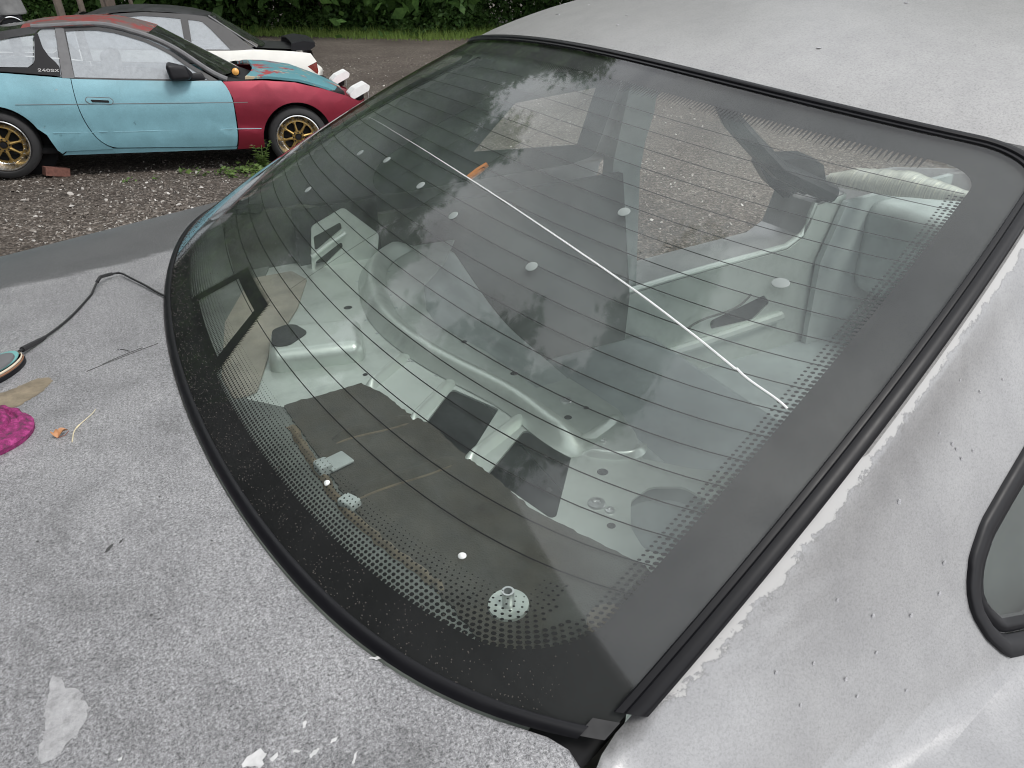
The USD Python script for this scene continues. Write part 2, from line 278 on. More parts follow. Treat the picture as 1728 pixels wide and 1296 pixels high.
worn('teal_paint', (.225, .445, .52), [((.12, .25, .29), .68, 3.1, 9), ((.30, .34, .35), .70, 8.3, 18), ((.30, .24, .24), .74, 1.7, 7)], .40)
worn('teal_hood', (.11, .29, .33), [((.30, .045, .05), .56, 2.2, 4.2), ((.46, .38, .25), .60, 6.4, 5.0)], .42)
worn('maroon_paint', (.27, .024, .046), [((.46, .18, .23), .70, 5.2, 6.5)], .36, .45)
worn('red_roof', (.23, .036, .032), [((.10, .075, .07), .49, 1.3, 3.4), ((.34, .30, .25), .64, 4.1, 6.0)], .5)

# ================================================================== SETTING: ground
def sheet(poly, warp, edge, holes=()):
    """one-sided surface of a polygon in (u, v), refined and warped"""
    cs = CrossSection([np.asarray(poly, float)] + [np.asarray(h, float) for h in holes], FillRule.EvenOdd)
    m = Manifold.extrude(cs, .001).refine_to_length(edge).to_mesh()
    v = np.array(m.vert_properties[:, :3], float); f = np.array(m.tri_verts)
    top = (v[f][:, :, 2] > .0009).all(1); f = f[top]; keep = np.unique(f); re = -np.ones(len(v), int); re[keep] = np.arange(len(keep))
    t = trimesh.Trimesh(np.asarray(warp(v[keep, :2]), float), re[f], process=False)
    return t, v[keep, :2]
GZ = -0.03
gx, gy = np.meshgrid(np.r_[-400, -120, -40, np.linspace(-14, 18, 80), 50, 130, 400], np.r_[-400, -120, -30, np.linspace(-6, 32, 90), 60, 130, 400], indexing='ij')
def groundz(x, y): return .017 + GZ - .576*np.tanh((x+1.045)/8) + .016*np.sin(x*1.3+y*.7)*np.sin(y*.9-x*.4)*((np.abs(x) < 14) & (np.abs(y-9) < 15))   # the yard slopes gently down to the right
gzv = groundz(gx, gy)
P = obj('ground', grid(np.stack([gx, gy, gzv], -1)), 'gravel_ground', smooth=True); tag(P, 'brown gravel yard', kind='structure')

# ================================================================== THE SILVER COUPE (frame: x forward, y left, origin under the middle of the rear window's lower edge)
CQ = 'silver coupe'
car = thing('silver_coupe', 'close-up silver grey coupe with sanded boot lid and cracked rear window', 'car')
def botc(s):
    return np.stack([.103167*s**2 + .031205*s**4 + .063675*s**10, .699535*s, 1.153585 - .005232*s**2], -1)
def topc(s):
    return np.stack([.541645 + .049534*s**2 + .113665*s**4, .565168*s, 1.461047 - .051705*s**2 - .008782*s**4], -1)
def G(s, t):
    s = np.asarray(s, float); t = np.asarray(t, float); b = 4*t*(1-t)
    B, T = botc(s), topc(s)
    return B + (T-B)*t[..., None] + np.stack([0*s, .018104*s*b, .015995*b], -1)
UH, VH = .63, .62
def G2(u, v, off=0.0):
    s, t = np.asarray(u, float)/UH, np.asarray(v, float)/VH; e = 1e-4
    P = G(s, t); n = np.cross(G(s+e, t)-G(s-e, t), G(s, t+e)-G(s, t-e)); n /= np.linalg.norm(n, axis=-1, keepdims=True)
    n *= np.where(n[..., 2:] < 0, -1, 1)
    return P + n*np.asarray(off)[..., None] if np.ndim(off) else P + n*off
def GN(u, v):
    return (G2(u, v, 1e-3) - G2(u, v, 0))*1e3
def rr(u0, u1, v0, v1, rt, rb, n=60, k=14):
    """rounded rectangle, counter-clockwise from the lower left, always the same number of points"""
    L = []
    def arc(cx, cy, r, a0):
        a = np.radians(a0 + np.linspace(0, 90, k)); L.append(np.stack([cx+r*np.cos(a), cy+r*np.sin(a)], 1))
    def line(a, b): L.append(np.asarray(a) + (np.asarray(b)-np.asarray(a))*np.linspace(0, 1, n+2)[1:-1, None])
    line((u0+rb, v0), (u1-rb, v0)); arc(u1-rb, v0+rb, rb, -90); line((u1, v0+rb), (u1, v1-rt)); arc(u1-rt, v1-rt, rt, 0)
    line((u1-rt, v1), (u0+rt, v1)); arc(u0+rt, v1-rt, rt, 90); line((u0, v1-rt), (u0, v0+rb)); arc(u0+rb, v0+rb, rb, 180)
    return np.vstack(L)
def ring(loops, offs):
    """closed band through several loops of the glass plane, each at its height off the glass"""
    return grid(np.stack([G2(l[:, 0], l[:, 1], o) for l, o in zip(loops, offs)], 1), True)
RT = .052
outer = rr(-UH, UH, 0, VH, RT, .014)
# --- glass
gvv = np.r_[np.linspace(.003, VH-RT, 90), VH-RT+(RT-.003)*np.sin(np.linspace(0, np.pi/2, 16))[1:]]
hw_ = UH-.003 - np.where(gvv > VH-RT, (RT-.003)-np.sqrt(np.maximum((RT-.003)**2-(gvv-(VH-RT))**2, 0)), 0)
gu_ = np.sin(np.linspace(-1, 1, 150)*np.pi/2)[None]*hw_[:, None]
glass = obj('rear_window', grid(G2(gu_, np.broadcast_to(gvv[:, None], gu_.shape))), 'rear_glass', car, smooth=True, label='tinted rear window of the silver coupe with heating lines, a black border and a long white crack')
fu_ = np.linspace(-1, 1, 50)[None]*(hw_[::3, None]-.012); obj('dust_film', grid(G2(fu_, np.broadcast_to(gvv[::3, None], fu_.shape), -.0062)), 'dust_film', glass, smooth=True)
# --- printed border
fi = rr(-.5935, .5935, .0405, .5815, .030, .045)
o0 = rr(-UH+.004, UH-.004, .004, VH-.004, RT-.004, .010)
obj('black_border', ring([o0*(1-a) + fi*a for a in np.linspace(0, 1, 7)], [-.004]*7), 'frit_ink', glass, smooth=True)
# lamp window frame in the lower middle
ci = np.array([(-.106, .050), (.060, .050), (.022, .110), (-.082, .110)]); co = np.array([(-.134, .036), (.088, .036), (.030, .1265), (-.094, .1265)])
def dens(p, n=16): 
    p = np.vstack([p, p[:1]]); return np.vstack([p[i] + (p[i+1]-p[i])*np.linspace(0, 1, n, endpoint=False)[:, None] for i in range(len(p)-1)])
rci, rco = dens(ci), dens(co)
obj('lamp_window_frame', ring([rco, (rco+rci)/2, rci], [-.0044]*3), 'frit_ink', glass, smooth=True)
# spikes that fade the print: along the top and round the lamp window
def spikes(base, nrm, length, width, off):
    V, Fc = [], []
    tang = np.stack([-nrm[:, 1], nrm[:, 0]], 1)
    for b, n_, t_, l_ in zip(base, nrm, tang, length):
        q = np.array([b - t_*width/2 - n_*.001, b + t_*width/2 - n_*.001, b + n_*l_]); k = len(V)*3
        V.append(G2(q[:, 0], q[:, 1], off)); Fc.append((k, k+1, k+2))
    return trimesh.Trimesh(np.vstack(V), np.array(Fc), process=False)
us = np.arange(-.555, .556, .0042); nn = len(us)
sp = [spikes(np.stack([us, np.full(nn, .5815)], 1), np.tile([0., -1.], (nn, 1)), rng.uniform(.014, .019, nn), .0030, -.0041)]
for i in range(4):
    a, b = co[i], co[(i+1) % 4]
    if i == 0: continue
    L = np.linalg.norm(b-a); k = int(L/.0021); q = a + (b-a)*((np.arange(k)+.5)/k)[:, None]; d = (b-a)/L; n_ = np.array([d[1], -d[0]])
    sp.append(spikes(q, np.tile(n_, (k, 1)), rng.uniform(.004, .0075, k), .0018, -.0045))
obj('fade_stripes', cat_(*sp), 'frit_ink', glass, smooth=False, kind='stuff')
# dots that fade the print along the bottom and the sides
from shapely.geometry import Polygon
V, Fc = [], []
pin = Polygon(fi)
an = np.arange(7)*2*np.pi/7
for j in range(11):
    d = .0012 + j*.0037; q = pin.buffer(-d).exterior; sp_ = .0041; off = (j % 2)*sp_/2
    for w in np.arange(off, q.length, sp_):
        p = q.interpolate(w); u, v = p.x, p.y
        bottom = v < .10 and abs(u) < .58; side = abs(u) > .55 and v < .54
        if not bottom and not (side and j < 3): continue
        rad = (.00175 - .00013*j) if bottom else (.0015 - .00025*j)
        if bottom and j >= 4 and abs(u) > .57: continue
        k = len(V)*7; V.append(G2(u+rad*np.cos(an), v+rad*np.sin(an), -.0041)); Fc += [(k, k+i, k+i+1) for i in range(1, 6)]
obj('fade_dots', (np.vstack(V), np.array(Fc)), 'frit_ink', glass, smooth=False, kind='stuff')
# heating lines and their two ties
def ribbon(uv, w, off):
    uv = np.asarray(uv, float); d = np.gradient(uv, axis=0); d /= np.linalg.norm(d, axis=1, keepdims=True); n_ = np.stack([-d[:, 1], d[:, 0]], 1)
    w = np.broadcast_to(w, (len(uv),))[:, None]
    a, b = uv + n_*w/2, uv - n_*w/2
    return grid(np.stack([G2(a[:, 0], a[:, 1], off), G2(b[:, 0], b[:, 1], off)], 1))
uu = np.linspace(-.592, .592, 70)
for k in range(19):
    t = .1727 + .0393*k
    obj('heating_line', ribbon(np.stack([uu, np.full(70, t*VH)], 1), .0010, -.0040), 'frit_ink', glass, smooth=True)
for pts in ([(-.1807, .937), (-.1633, .848), (-.1187, .6275), (-.095, .55)], [(-.3352, .937), (-.3159, .7944), (-.279, .6292), (-.2149, .4152), (-.165, .25)]):
    c = smooth_curve(np.array(pts)*[UH, VH], 30); obj('tie_line', ribbon(c, .0007, -.0037), 'frit_ink', glass, smooth=True)
# the crack
ck = np.array([[0.35, 0.6205], [0.2448, 0.6231], [0.11, .6215], [-0.0261, 0.619], [-0.2788, 0.6085], [-0.4358, 0.5975], [-0.58, 0.5798], [-0.7354, 0.5471], [-0.8119, 0.5205], [-0.8802, 0.4866]])*[UH, VH]
c1 = smooth_curve(ck, 80); c1[:, 1] += rng.normal(size=80).cumsum()*.00006
c2 = np.array([[-0.8802, 0.4862], [-0.8862, 0.4817], [-.912, .467], [-0.9384, 0.4492]])*[UH, VH]
def stripe(uv, w): 
    q = G2(uv[:, 0], uv[:, 1], .0007); return tube(q, w, 5)
obj('crack', cat_(stripe(c1, np.interp(np.arange(80), [0, 20, 40, 79], [.0001, .00025, .00075, .0009])), stripe(smooth_curve(c2, 20), .0009)), 'crack_white', glass, label='long white crack running across the rear window')
# pale round spots stuck on the glass
for s_, t_ in [[0.1605, 0.3988], [0.1385, 0.5368], [-0.002, 0.5573], [-0.1994, 0.5496], [-0.3554, 0.5318], [-0.5772, 0.5177], [-0.62, 0.6651], [-0.8536, 0.6315]]:
    a = np.arange(20)*2*np.pi/20; u, v, r = s_*UH, t_*VH, .0056
    rings = [G2(u+r*q*np.cos(a), v+r*q*np.sin(a), o) for q, o in ((1.0, .0002), (.93, .0008), (.01, .0009))]
    obj('round_spot', grid(np.stack(rings, 1), True), 'spot_grey', glass, smooth=True)
for s_, t_ in [[-0.6078, 0.1079], [-0.8089, 0.1388]]:
    a = np.arange(14)*2*np.pi/14; u, v, r = s_*UH, t_*VH, .0026
    obj('white_bead', grid(np.stack([G2(u+r*q*np.cos(a), v+r*q*np.sin(a), o) for q, o in ((1.0, .0003), (.8, .0012), (.01, .0016))], 1), True), 'spot_white', glass, smooth=True)
c = np.array([[-0.2734, 0.6132], [-.276, .635], [-0.2781, 0.6549]])*[UH, VH]
obj('tape_end', tube(G2(c[:, 0], c[:, 1], -.006), [.0035, .004, .003], 8), 'orange_plastic', glass, label='small orange end of wire')
# debris and dust lying along the lower edge of the glass
V = []
for k in range(2200):
    u = rng.uniform(-.60, .60); v = .010 + abs(rng.normal())*.024
    if v > .10: continue
    m = trimesh.creation.icosphere(0, rng.uniform(.00025, .00065)); m.vertices += G2(u, v, .0003); V.append(m)
obj('grit', trimesh.util.concatenate(V), 'grit_dust', glass, smooth=False, kind='stuff')
# --- seals
def band(uv_line, inward, prof):
    """profile [(distance inward, height)] swept along a line of the glass plane"""
    uv_line = np.asarray(uv_line, float)
    return grid(np.stack([G2(uv_line[:, 0] + inward[:, 0]*d, uv_line[:, 1] + inward[:, 1]*d, h) for d, h in prof], 1))
w0, w1, wn = len(outer), 0, 0
nrm = np.roll(outer, -1, 0) - np.roll(outer, 1, 0); nrm /= np.linalg.norm(nrm, axis=1, keepdims=True) + 1e-12; inn = np.stack([-nrm[:, 1], nrm[:, 0]], 1)
sel = np.where(outer[:, 1] > .018)[0]
# the loop runs bottom, right, top, left: the part above the lower corners is one run
up = np.where((outer[:, 1] > .016))[0]
prof = [(-.003, -.010), (-.0025, .0008), (-.0005, .0034), (.0025, .0038), (.0045, .0030), (.0052, .0012), (.0060, .0016), (.0080, .0014), (.0086, .0003)]
obj('window_seal', band(outer[up], inn[up], prof), 'black_rubber', car, smooth=40)
bl = np.linspace(-.618, .618, 120); bl = np.stack([bl, np.full(120, .0)], 1)
lower = [(-.001, -.010), (-.0005, .001), (.002, .0030), (.006, .0030), (.009, .0020), (.010, .0004)]
obj('lower_seal', grid(np.stack([G2(bl[:, 0], bl[:, 1]+d, h) for d, h in lower], 1)), 'black_rubber', car, smooth=40)
# painted corner that fills the rounded corners of the opening, and the gutter under the seal
sq = rr(-UH-.004, UH+.004, -.002, VH+.004, .004, .004); 
flo = rr(-UH, UH, .0, VH, RT, .014)
upper = np.where(sq[:, 1] > .25)[0]
wf_ = np.stack([G2(l[upper, 0], l[upper, 1], o) for l, o in ((sq, -.0035), (flo, -.0055), (rr(-UH+.02, UH-.02, .02, VH-.02, RT-.01, .012), -.0095))], 1)
obj('window_frame', grid(wf_), 'silver_roof', car, smooth=True, attr={'peel': np.zeros(wf_.shape[0]*3)})

# --- roof
WX = 1.95
def yb(z): return .575 + .577*(1.40 - z)
def Hr(d):
    d = np.asarray(d, float)
    return np.where(d < .42, .066*(1-(1-np.clip(d, 0, .42)/.42)**2), .066 - .035*((d-.42)/.85)**2)
def roofz(x, s):
    s2 = np.clip(np.abs(s), 0, 1); T = topc(s2)
    return T[..., 2] + Hr(x - T[..., 0])
ns, nv = 81, 40
S = np.sin(np.linspace(-1, 1, ns)*np.pi/2); Vv = np.linspace(0, 1, nv)**1.5
SS, VV = np.meshgrid(S, Vv, indexing='ij')
xr = topc(SS)[..., 0] + .0035; X = xr + VV*(1.62 + .06*(1-SS**2) - xr)
ze = roofz(X, np.ones_like(SS)); Yr = SS*np.where(VV > 0, np.maximum(topc(np.ones(1))[0, 1]*(1-VV)**4 + yb(ze)*(1-(1-VV)**4), 0), .565168)
Zr = roofz(X, SS) + .0015*np.minimum(1, VV*30) - .004*(np.abs(SS) > .995)
Pr = np.stack([X, Yr, Zr], -1)
rear = Pr[:, :1] + [0, 0, -.012]; skin = np.concatenate([rear, Pr], 1)
obj('roof', grid(skin), 'silver_roof', car, smooth=35, attr=None)
inner = Pr - [0, 0, .022]
obj('roof_lining', grid(inner[:, ::2]), 'roof_inner', car, smooth=True)
# --- side panels: pillar, wing and shoulder as one skin, in (x, u), u = height above the belt crease
drop = lambda x: .089*np.clip(.2-x, 0, .55)
_u = np.array([-.46, -.30, -.21, -.135, -.10, -.06, -.022, .0, .02, .05, .12, .30, .40]); 
_Y = np.array([.888, .888, .882, .868, .845, .806, .768, .7535, .741, .7205, .680, .575, .519])
_Z = np.array([.74, .90, .99, 1.056, 1.079, 1.089, 1.0925, 1.103, 1.120, 1.150, 1.2195, 1.40, 1.497])
_fy, _fz = PchipInterpolator(_u, _Y), PchipInterpolator(_u, _Z)
uz = PchipInterpolator(_Z[3:], _u[3:])
NE = G(-np.ones(60), np.linspace(0, 1, 60))                        # near edge of the glass
NEu = uz(NE[:, 2]); NEx = NE[:, 0]; NEY = -NE[:, 1]
dY = NEY - _fy(NEu)
rail = [(float(Pr[0, k, 0]), float(uz(Pr[0, k, 2])), float(-Pr[0, k, 1])) for k in range(1, nv)]
edge_x = np.r_[NEx, [r[0] for r in rail]]; edge_u = np.r_[NEu, [r[1] for r in rail]]; edge_d = np.r_[dY, [r[2]-_fy(r[1]) for r in rail]]
from scipy.spatial import cKDTree
_KD = cKDTree(np.c_[edge_x, edge_u])
def side_warp(sign, flange=.0035):
    def f(v):
        x, u, dpt = v[:, 0], v[:, 1], v[:, 2]
        kd = _KD.query(np.c_[x, u]); d, k = kd
        Y = _fy(u) + edge_d[k]*np.exp(-(d/.035)**2) - dpt; Z = _fz(u) - drop(x) - flange*np.exp(-(d/.006)**2)
        return np.stack([x, sign*Y, Z], 1)
    return f
qw = np.array([(0.620, 1.250), (0.572, 1.224), (0.540, 1.207), (0.511, 1.191), (0.492, 1.174), (0.482, 1.157), (0.480, 1.143), (0.486, 1.127), (0.500, 1.111), (0.53, 1.106), (.98, 1.118), (1.03, 1.13), (1.03, 1.30), (.98, 1.335), (.80, 1.325)])
qwu = np.stack([qw[:, 0], uz(qw[:, 1])], 1)
# outline of the panel: along glass edge and roof rail, B pillar rear edge, sill, tail
off_ = .0045
out = [(-1.15, .030), (.17, .033), (.191, .0405), (.204, .0462), (.2155, .0545)] + [(float(x)+.0, float(u)-.003) for x, u in zip(NEx, NEu) if x > .2215] + [(r[0], r[1]) for r in rail if r[0] < 1.55] + [(1.52, .30), (1.22, .26), (1.17, .10), (1.15, -.30), (1.13, -.44), (-1.15, -.44)]
out = np.array(out)
qhole = rounded(qwu, .008)
def panelmesh(sign):
    m = plate(out[::-1], .010, side_warp(sign), .016, holes=[qhole[::-1]])
    return m
for sign in (-1, 1):
    m = panelmesh(sign)
    V, Fc, N = meshkit.arrays(m, 40)
    D2 = np.concatenate([np.linalg.norm(q[:, None, [0, 2]] - np.stack([NEx, NE[:, 2]], 1)[None, ::2], axis=2).min(1) for q in np.array_split(V, 20)])
    pk = np.clip(1.02 - D2/.030, 0, 1) * np.interp(V[:, 0], [.20, .25, .34, .6, .72], [.2, .8, .95, 1, .7])
    p = UsdGeom.Mesh.Define(stage, path('rear_quarter_panel', car))
    p.CreatePointsAttr(Vt.Vec3fArray.FromNumpy(V.astype(np.float32))); p.CreateFaceVertexCountsAttr(Vt.IntArray.FromNumpy(np.full(len(Fc), 3, np.int32)))
    p.CreateFaceVertexIndicesAttr(Vt.IntArray.FromNumpy(Fc.astype(np.int32).ravel())); p.CreateSubdivisionSchemeAttr('none')
    p.CreateNormalsAttr(Vt.Vec3fArray.FromNumpy(N.astype(np.float32))); p.SetNormalsInterpolation('vertex')
    UsdGeom.PrimvarsAPI(p).CreatePrimvar('peel', Sdf.ValueTypeNames.FloatArray, 'vertex').Set(Vt.FloatArray.FromNumpy(pk.astype(np.float32)))
    UsdShade.MaterialBindingAPI.Apply(p.GetPrim()).Bind(MAT['silver_paint'])
    if sign < 0: tag(p.GetPrim(), 'silver pillar and wing beside the rear window, its paint peeling along the seal')
    # quarter window: trim, rubber, pane, inner panel
    tri = rounded(qwu, .008); W = side_warp(sign)
    def loop(d, h):
        cs = CrossSection([tri], FillRule.NonZero)
        q = np.asarray(cs.offset(d, m3.JoinType.Round, circular_segments=24).to_polygons()[0])
        L = np.vstack([q, q[:1]]); dd = np.r_[0, np.cumsum(np.linalg.norm(np.diff(L, axis=0), axis=1))]
        st = np.argmin(np.abs(np.arctan2(q[:, 1]-.13, q[:, 0]-.75)+2.4)); q = np.roll(q, -st, 0); L = np.vstack([q, q[:1]]); dd = np.r_[0, np.cumsum(np.linalg.norm(np.diff(L, axis=0), axis=1))]
        q = interp1d(dd, L, axis=0)(np.linspace(0, dd[-1], 181)[:-1])
        return W(np.c_[q, np.full(len(q), -h)])
    obj('quarter_window_trim', grid(np.stack([loop(.0015, -.008), loop(.0015, .002), loop(-.001, .0045), loop(-.007, .0045), loop(-.009, .002), loop(-.010, -.003)], 1), True), 'black_plastic', car, smooth=40)
    g = obj('quarter_window', sheet(tri, lambda q: W(np.c_[q, np.full(len(q), .0045)]), .05)[0], 'clear_glass', car, smooth=True)
    obj('inner_gasket', grid(np.stack([loop(-.009, -.0055), loop(-.0135, -.0015), loop(-.017, -.0015), loop(-.020, -.006)], 1), True), 'black_rubber', g, smooth=40)
    ip = plate(np.asarray(CrossSection([tri], FillRule.NonZero).offset(.014, m3.JoinType.Round).to_polygons()[0]), .002, lambda v: W(v*[1, 1, -1] + [0, 0, .034]), .05, holes=[np.array([(.70, .08), (.98, .06), (.98, .20), (.78, .185)])])
    obj('inner_panel', ip, 'window_inner', g)
    bm = lathe([(.0001, .001), (.0045, .001), (.0045, .003), (.009, .0035), (.010, 0)], 20); c0 = W(np.array([[.533, .072, .030]]))[0]
    bm.apply_transform(trimesh.geometry.align_vectors([0, 0, 1], [.05, sign*.86, .5])); bm.vertices += c0; obj('bolt_boss', bm, 'interior_floor', g)
# --- boot lid
ns, nv = 121, 46
S = np.linspace(-1, 1, ns); sm = np.sign(S)*(1-(1-np.abs(S))**1.0)
Vv = np.r_[0, .0015, .004, .010, np.linspace(.02, 1.1, nv)]
yl = .700
SS, VV = np.meshgrid(S, Vv, indexing='ij')
sg = np.clip(SS*yl/.699535, -1, 1)
x0 = botc(sg)[..., 0] - .0012 - .022*np.clip((np.abs(SS)-.955)/.045, 0, 1)**2
Yl = SS*yl; Xl = x0 - VV
def lidz(x, y, x0):
    return 1.1535 - .00523*(y/.7)**2 - .024*np.clip(x0-x, 0, 2) - .27*np.clip(np.abs(y)-.375, 0, 1)*np.clip(x0-x-.01, 0, .55) - 0*.0016*np.clip((np.abs(y)-.36)/.02, 0, 1)
Zl = lidz(Xl, Yl, x0)
rnd = np.interp(VV, [0, .0015, .004, .010], [-.0035, -.0012, -.0003, 0]); Zl = Zl + rnd
P = np.stack([Xl, Yl, Zl], -1)
e1 = P[:, :1] + [.0004, 0, -.012]; P = np.concatenate([e1, P], 1)
l0 = P[:1].copy(); l0[..., 2] -= .014; l0[..., 1] -= .001; l1 = P[-1:].copy(); l1[..., 2] -= .014; l1[..., 1] += .001
P[0, :, 2] -= .003; P[-1, :, 2] -= .003
P = np.concatenate([l0, P, l1], 0)
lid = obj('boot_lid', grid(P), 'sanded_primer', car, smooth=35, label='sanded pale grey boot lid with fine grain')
LV = np.array(lid.GetAttribute('points').Get())
dl = np.clip((LV[:, 1]-.380-.165*LV[:, 0]-.006*np.sin(LV[:, 0]*22)-.003*np.sin(LV[:, 0]*57))/.008, 0, 1)  # far band darkened in colour for the dark trees it mirrors
for k, v in (('tree_reflection', dl), ('stain', dl*0)):
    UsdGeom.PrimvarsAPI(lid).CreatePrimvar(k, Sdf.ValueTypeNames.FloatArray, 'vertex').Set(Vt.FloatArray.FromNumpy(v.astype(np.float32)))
def onlid(x, y, h=0.0):
    x = np.asarray(x, float); y = np.asarray(y, float); xb = botc(np.clip(y/.6995, -1, 1))[..., 0]
    return np.stack(np.broadcast_arrays(x, y, lidz(x, y, xb) + h), -1)
def patch(name, poly, mat_, h=.0005, amp=.0006, step=.003, seed=1, edge=.02, **kw):
    q = ragged(poly, amp, step, seed); m, _ = sheet(q if Polygon(q).exterior.is_ccw else q[::-1], lambda w: onlid(w[:, 0], w[:, 1], h), edge)
    return obj(name, m, mat_, lid, smooth=True, **kw)
simple('flake_pale', (.40, .40, .405), .45, var=.18, scale=90, bump=.3, bscale=160); simple('flake_white', (.52, .52, .52), .5, var=.2, scale=120); simple('water_stain', (.20, .165, .115), .6, var=.4, scale=70, bump=.25, bscale=300)
simple('bracket_grey', (.032, .032, .033), .6, var=.4, scale=60)
simple('smudge_dark', (.055, .055, .055), .7)
mat('bare_patch', {'tc': ('texture_coordinate', {}), 'n': ('noise_texture', dict(scale=130, detail=7, roughness=.7)), 'r': ('rgb_ramp', dict(ramp=[(.32, (.22, .22, .225)), (.5, (.33, .33, .335)), (.68, (.40, .40, .41))])), 'b': ('bump', dict(strength=.5, distance=.002)), 'p': ('principled_bsdf', dict(roughness=.33))}, [('tc.object', 'n.vector'), ('n.fac', 'r.fac'), ('r.color', 'p.base_color'), ('n.fac', 'b.height'), ('b.normal', 'p.normal')])
patch('peeled_patch', [(-.109, -.481), (-.103, -.487), (-.101, -.496), (-.093, -.5), (-.088, -.515), (-.088, -.527), (-.094, -.536), (-.099, -.538), (-.105, -.546), (-.114, -.546), (-.116, -.536), (-.112, -.524), (-.113, -.507), (-.111, -.493)], 'bare_patch', label='large ragged patch of peeled paint on the boot lid')
patch('peeled_patch', [(-.005, -.604), (.001, -.602), (.008, -.6), (.011, -.606), (.006, -.612), (-.003, -.607)], 'flake_white', seed=2, step=.002)
for i, (x, y, a, b, rot) in enumerate([(.015, -.610, .003, .0015, .5), (.036, -.599, .0025, .001, 1.2), (.037, -.619, .0045, .0012, .4), (.028, -.613, .003, .001, -.3), (.058, -.634, .004, .0012, .9), (.09, -.575, .006, .0009, -.5), (-.07, -.566, .0018, .0012, 0), (.05, -.617, .003, .0008, .3)]):
    t = np.linspace(0, 2*np.pi, 10)[:-1]; c, s = math.cos(rot), math.sin(rot); e = np.stack([a*np.cos(t), b*np.sin(t)], 1) @ np.array([[c, s], [-s, c]]) + (x, y)
    patch('paint_flake', e, 'flake_white', amp=.0004, step=.0014, seed=20+i)
for i, (x, y, a, b, rot) in enumerate([(-.071, -.368, .0055, .0016, .95), (-.062, -.364, .003, .001, .9), (-.125, -.330, .0012, .001, 0), (-.045, -.459, .0012, .0012, 0), (-.030, -.318, .0012, .0009, 0), (.041, -.359, .0012, .001, 0), (-.057, .023, .0022, .0011, 1), (-.040, -.466, .0013, .0008, 0), (.005, -.40, .001, .001, 0), (-.02, -.25, .0014, .0008, .4)]):
    t = np.linspace(0, 2*np.pi, 10)[:-1]; c, s = math.cos(rot), math.sin(rot); e = np.stack([a*np.cos(t), b*np.sin(t)], 1) @ np.array([[c, s], [-s, c]]) + (x, y)
    patch('dark_speck', e, 'smudge_dark', amp=.0003, step=.001, seed=50+i, h=.0006)
patch('water_stain', [(-.205, -.05), (-.180, -.072), (-.157, -.068), (-.138, -.047), (-.127, -.024), (-.131, -.012), (-.145, -.008), (-.170, -.022), (-.20, -.03)], 'water_stain', amp=.0008, seed=5, h=.0004, label='brown dried water stain on the boot lid')
# long scratches near the window
for a, b in (((-.092, -.020), (-.012, .014)), ((-.075, -.010), (-.03, .012)), ((-.055, .022), (-.045, .010))):
    q = np.linspace(0, 1, 8)[:, None]*(np.array(b)-np.array(a)) + np.array(a); q[:, 1] += .0015*np.sin(np.linspace(0, 3, 8))
    obj('scratch', tube(onlid(q[:, 0], q[:, 1], .0002), .0007, 5), 'smudge_dark', lid)
# channel between lid and wing, with the bare metal corner
for sgn in (-1, 1):
    xx = np.linspace(.200, -1.1, 30); a = np.stack([xx, np.full(30, sgn*.690), 1.118-drop(xx)], 1); b = np.stack([xx, np.full(30, sgn*.735), 1.112-drop(xx)], 1)
    obj('lid_channel', grid(np.stack([a, b], 1)), 'dark_void', car)
    bu, bv = np.meshgrid(np.linspace(.617, .6262, 8), np.linspace(.002, .016, 6), indexing='ij'); obj('corner_bracket', grid(G2(sgn*bu, bv, .0008-.10*np.clip(bu-.626, 0, 1))), 'bracket_grey', car, smooth=True)
    obj('corner_gutter', rbox((.09, .040, .012), (.176, sgn*.672, 1.127), .004, rz=sgn*-.35), 'dark_void', car)
# drops of water on wing and roof
W = side_warp(-1)
V = []
for x, z in [(.367, 1.185), (.393, 1.167), (.455, 1.161), (.466, 1.177), (.337, 1.158), (.403, 1.121), (.319, 1.141), (.358, 1.142), (.437, 1.224), (.308, 1.162), (.363, 1.131), (.499, 1.244), (.502, 1.24), (.505, 1.233), (.518, 1.235), (.517, 1.282), (.538, 1.269), (.488, 1.254), (.565, 1.271), (.425, 1.157), (.388, 1.147)]:
    s = trimesh.creation.icosphere(2, 1.0); r = rng.uniform(.0013, .0024); s.vertices = s.vertices*[r*.7, r*.28, r*1.35] + W(np.array([[x, uz(z), .0]]))[0]; V.append(s)
obj('water_drops', trimesh.util.concatenate(V), 'drop_clear', car, smooth=True, kind='stuff')
V = []
for k in range(46):
    s_ = rng.uniform(-.9, .6); x = topc(np.array(s_))[0] + rng.uniform(.03, .9)
    s = trimesh.creation.icosphere(2, 1.0); r = rng.uniform(.0015, .0045); zz = float(roofz(np.array(x), np.array(s_))); s.vertices = s.vertices*[r, r*rng.uniform(.5, 1.6), .0005] + (x, s_*.57, zz + .0015); V.append(s)
obj('roof_droplets', trimesh.util.concatenate(V), 'drop_clear', car, smooth=True, kind='stuff')

